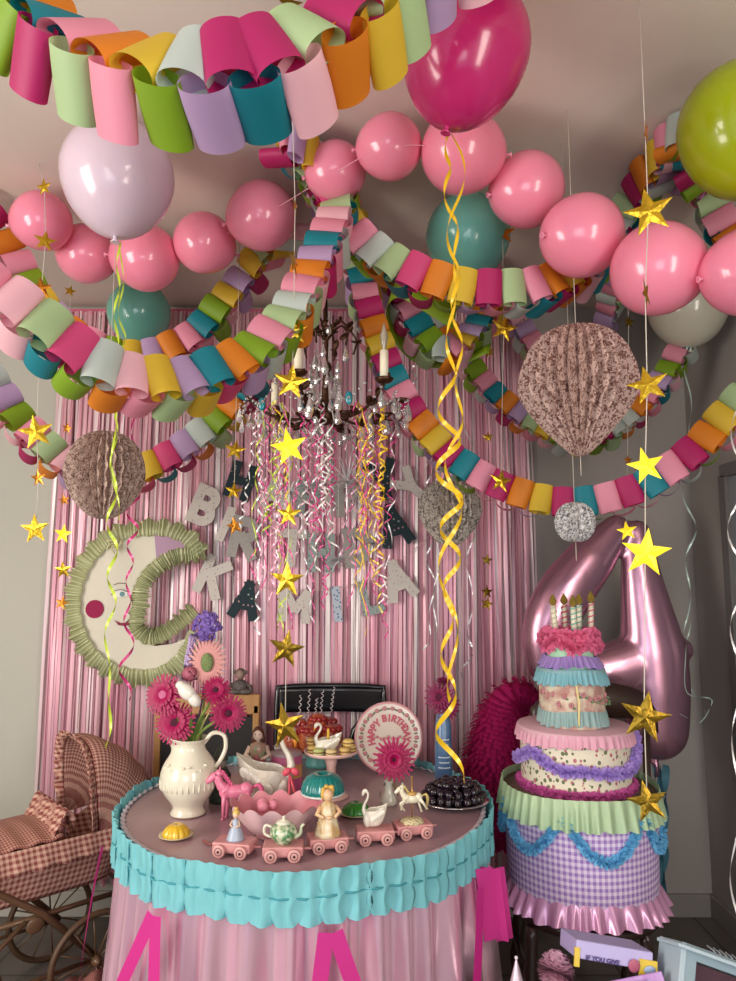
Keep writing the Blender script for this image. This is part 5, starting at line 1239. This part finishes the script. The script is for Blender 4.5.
ruff(.108, 1.012, .970, .006, 40, .004, mat('aqua_lace', '#a8c9c8', .6, transl=.3), 'aqua_lace', t3, t3c)
yr = MB()
for i in range(1):
    a = math.radians(262); yr.strip([cyl(.113, math.degrees(a), 1.09)+V((t3c[0], 0, 0)), cyl(.1165, math.degrees(a)+3, 1.04)+V((t3c[0], 0, 0)), cyl(.113, math.degrees(a)+2, .975)+V((t3c[0], 0, 0))], [cyl(.006, math.degrees(a)+90, 0)]*3)
yr.build('yellow_ribbon', simple('#e0cf8a', .4), t3)
fl_ = MB(); gl_ = MB()
for i in range(16):
    a = math.radians(190+i*10.5); z = 1.03+.035*random.random(); c_ = cyl(.110, math.degrees(a), z)+V((t3c[0], 0, 0))
    for j in range(5): b = TAU*j/5; fl_.ell(c_+V((.005*cos(b)*abs(sin(a)), 0, .005*sin(b))), .0042, 6, 4)
    gl_.ell(c_+V((.01, 0, -.008)), (.006, .003, .004), 6, 4)
fl_.build('printed_roses', simple('#c4878a', .6), t3); gl_.build('printed_leaves', simple('#6f8a60', .6), t3)
ruff(.085, 1.168, 1.135, .018, 34, .006, mat('lilac_net', '#b596da', .6, transl=.3), 'lilac_ruffle', t3, t3c)
t4 = tier(.078, .076, 1.13, 1.222, simple('#a9d8b4', .6), 'mint_tier', c=t3c)
pk2 = mat('pink_tissue_garland', '#f27fa8', .7, transl=.3)
fuzzy([cyl(.085, a, 1.205+.012*sin(a*.09))+V((t3c[0], 0, 0)) for a in range(150, 400, 14)], pk2, 'pink_garland', t4, r=.024, n=1600)
fuzzy([cyl(.08, a, 1.232)+V((t3c[0], 0, 0)) for a in range(0, 361, 15)], pk2, 'pink_garland', t4, r=.018, n=1300)
MB().lathe([(.001, 1.232), (.06, 1.232), (.078, 1.222)], 32, (t3c[0], 0, 0)).build('tier_cap', simple('#d9648f', .7), t4)
stripes = ['#c9c3a0', '#d9596c', '#7fbfa8', '#7fb0a0', '#d9687c']
for i, (px, py1, dy) in enumerate(((553, 600, -.02), (564, 599, .0), (573, 601, -.045), (579, 599, .02), (591, 597, -.01))):
    tp = at(px, py1+6, 2.2+dy); bz = 1.236; b_ = V((tp.x-(tp.x-CC.x)*.08, 2.2+dy, bz)); t = thing('birthday_candle', ('cream striped candle at the left end of the fake cake top', 'pink and white striped candle, second on the fake cake', 'green striped candle at the front centre of the fake cake', 'teal striped candle leaning right on the fake cake', 'pink striped candle at the right end of the fake cake top')[i], 'candle', b_, 0, 'candles on top of the fake cake')
    h = tp.z-bz; MB().tube([V((0, 0, 0)), V((tp.x-b_.x, 0, h))], .0085, 10).build('candle_stick', simple('#e6dfc9', .5), t)
    mb = MB(); 
    for j in range(60): q = j/59; a = q*TAU*5; mb.v.append(V(((tp.x-b_.x)*q+.0088*cos(a), .0088*sin(a), h*q)))
    pts = mb.v[:]; mb = MB(); mb.tube(pts, .0022, 5); mb.build('spiral_stripe', simple(stripes[i], .5), t)
    MB().lathe([(.001, 0), (.009, .006), (.012, .014), (.007, .026), (.001, .036)], 14, (tp.x-b_.x, 0, h), wob=lambda a, z: 1).build('flame', mat('glitter_gold%d' % i, '#c2a44a', .35, metal=.6, bump=(400, 1)), t)

# ------------------------------------------------------------------ floor items lower right
def quad_box(name, c, d, R, m, parent, bev=.002): return MB().box(c, d, R, bev).build(name, m, parent, smooth=False)
pb_ = at(626, 984, 1.60); bk = thing('picture_book', 'purple picture book at the lower edge, its cover half out of frame', 'book', pb_)
Rb = Matrix.Rotation(-.18, 3, 'Y') @ Matrix.Rotation(-.5, 3, 'X')
quad_box('cover', (0.0, -.0, -.07), (.20, .012, .14), Rb, mat('purple_cover', '#b07ac0', .35, pat=('noise', '#c9a8e0', 14)), bk)
mb = MB(); 
for a_ in range(24): pass
mb.box((0.0, -.008, -.05), (.13, .003, .09), Rb, .001); mb.build('cover_panel', simple('#a9b3e6', .35), bk, smooth=False)
text3('Amelia', Matrix.Translation((.005, -.022, -.030)) @ (Rb.to_4x4()) @ Matrix.Rotation(PI/2, 4, 'X'), .030, simple('#5b6fc9', .4), bk, off=.0004, ext=.0006)
sp = at(614, 960, 1.66); s2 = thing('story_book', 'lilac book with yellow ends, its spine reading IF YOU GIVE', 'book', sp)
Rs = Matrix.Rotation(.16, 3, 'Y') @ Matrix.Rotation(-.25, 3, 'X')
quad_box('book_body', (0, .06, -.006), (.17, .12, .036), Rs, simple('#b9aede', .4), s2, .003)
quad_box('yellow_end', (-.081, -.001, -.006+.013), (.012, .006, .037), Rs, simple('#e0c03a', .4), s2, .001)
quad_box('yellow_end', (.073, -.001, -.006-.012), (.040, .006, .035), Rs, simple('#e0c03a', .4), s2, .001)
MB().ell((.042, -.005, -.010), (.013, .003, .014), 12, 8).build('printed_figure', simple('#b8627c', .5), s2); MB().ell((.075, -.006, -.018), (.013, .003, .009), 12, 8).build('printed_cloud', simple('#a9bfe0', .5), s2)
text3('IF YOU GIVE', Matrix.Translation((-.026, -.004, .001)) @ Matrix.Rotation(.16, 4, 'Y') @ Matrix.Rotation(PI/2, 4, 'X'), .0135, simple('#5a4d86', .4), s2, off=.0003, ext=.0006)
bx = thing('display_box', 'pale blue display box with a dark window at the lower right corner', 'box', at(730, 1012, 1.6))
Rx = Matrix.Rotation(.33, 3, 'Y') @ Matrix.Rotation(-.35, 3, 'X')
W_ = .24; pale = mat('pale_blue_card', '#b3c6d0', .4)
quad_box('box_top', (0.01, .05, .075), (W_, .10, .008), Rx, pale, bx)
for nm, c, d in (('side_left', (-.12, 0, -.0), (.012, .10, .15)), ('side_right', (.13, 0, 0), (.012, .10, .15)), ('box_back', (.005, .05, 0), (.25, .006, .15))):
    MB().box(Rx @ V(c)+V((.01, .05, 0)), d, Rx, .001).build(nm, pale, bx, smooth=False)
MB().box(Rx @ V((.005, -.045, .062))+V((.01, .05, 0)), (.25, .008, .028), Rx, .001).box(Rx @ V((-.105, -.045, -.02))+V((.01, .05, 0)), (.03, .008, .14), Rx, .001).build('window_border', simple('#8fa5b0', .4), bx, smooth=False)
MB().box(Rx @ V((.02, -.036, -.02))+V((.01, .05, 0)), (.21, .004, .13), Rx, .001).build('box_window', mat('dark_plastic_window', '#4a2f3c', .08, coat=.8), bx, smooth=False)
MB().ell(Rx @ V((0, -.04, -.0))+V((.01, .05, 0)), (.02, .01, .03), 12, 8).build('doll_inside', simple('#a06a78', .5), bx)
text3('DOLL', Matrix.Translation((.02, .035, .0725)) @ Rx.to_4x4(), .035, simple('#ccdde4', .3), bx, off=.0006, ext=.001) if False else None
mb = MB(); mb.M = Matrix.Translation((0.03, .05, .083)) @ Matrix.Rotation(.33, 4, 'Y')
for i in range(7): mb.tube([(-.04+i*.013, -.02, 0), (-.036+i*.013, .0, 0), (-.042+i*.014, .018, 0)], .0018, 5)
mb.build('embossed_mark', simple('#cfdfe6', .3), bx)
pm = at(556, 972, 1.7); mb = MB()
for i in range(900):
    d = V((random.gauss(0, 1), random.gauss(0, 1), random.gauss(0, 1))).normalized(); b = d.cross(V((.3, .4, .8))).normalized(); mb.strip([pm+d*.012, pm+d*random.uniform(.035, .044)], [b*.004, b*.009])
tag(mb.build('tissue_pompom', mat('pale_pink_tissue', '#e3b6cb', .7, transl=.3)), 'pale pink tissue pompom standing at the bottom edge beside the books', 'pompom')
ph = at(517, 990, 1.7); t = thing('party_hat', 'small pearly cone party hat at the bottom edge under the cake', 'party hat', ph)
MB().lathe([(.028, -.03), (.001, .066)], 24, wob=None).build('cone', mat('pearly_card', '#d9c9d6', .25, metal=.4), t); MB().ell((0, 0, .067), .004, 8, 6).build('tip', simple('#e9e0e6', .4), t)
# low trunk the party favours rest on (its front is out of frame)
lowz = min(at(556, 972, 1.7).z-.044, .55)
fl2 = thing('low_stand', 'low dark stand at the bottom edge carrying the books and box', 'stand', (at(620, 990, 1.65).x, 1.66, 0))
zt2 = at(622, 1040, 1.6).z
MB().box((0, 0, zt2-.02), (.62, .34, .03), bev=.006).build('stand_top', dw, fl2, smooth=False)
for x in (-.28, .28):
    for y in (-.14, .14): MB().box((x, y, (zt2-.035)/2), (.03, .03, zt2-.035), bev=.004).build('leg', dw, fl2, smooth=False)

# ------------------------------------------------------------------ light
wd = bpy.data.worlds.new('w'); scn.world = wd; wd.use_nodes = True
wd.node_tree.nodes['Background'].inputs[0].default_value = (.80, .86, 1, 1); wd.node_tree.nodes['Background'].inputs[1].default_value = .35
def area(loc, tgt, sx, sy, e, c):
    l = bpy.data.lights.new('window_light', 'AREA'); l.shape = 'RECTANGLE'; l.size = sx; l.size_y = sy; l.energy = e; l.color = c
    o = bpy.data.objects.new('window_light', l); col.objects.link(o); o.location = loc; d = V(tgt)-V(loc); o.rotation_euler = d.to_track_quat('-Z', 'Y').to_euler()
area((-2.4, .2, 1.5), (0.2, 2.4, 1.3), 1.1, 1.6, 34, (1, .93, .84))
area((1.45, -.6, 1.5), (0, 2.3, 1.3), .9, 1.6, 26, (1, .92, .80))
area((-.4, -1.5, 1.3), (-.3, 2.5, 1.4), 1.2, 1.2, 9, (.93, .96, 1))
scn.view_settings.view_transform = 'Standard'; scn.view_settings.exposure = 1.2
scn.cycles.use_denoising = True; scn.cycles.max_bounces = 8; scn.cycles.transparent_max_bounces = 8
scn.cycles.caustics_reflective = False; scn.cycles.caustics_refractive = False; scn.cycles.sample_clamp_indirect = 4
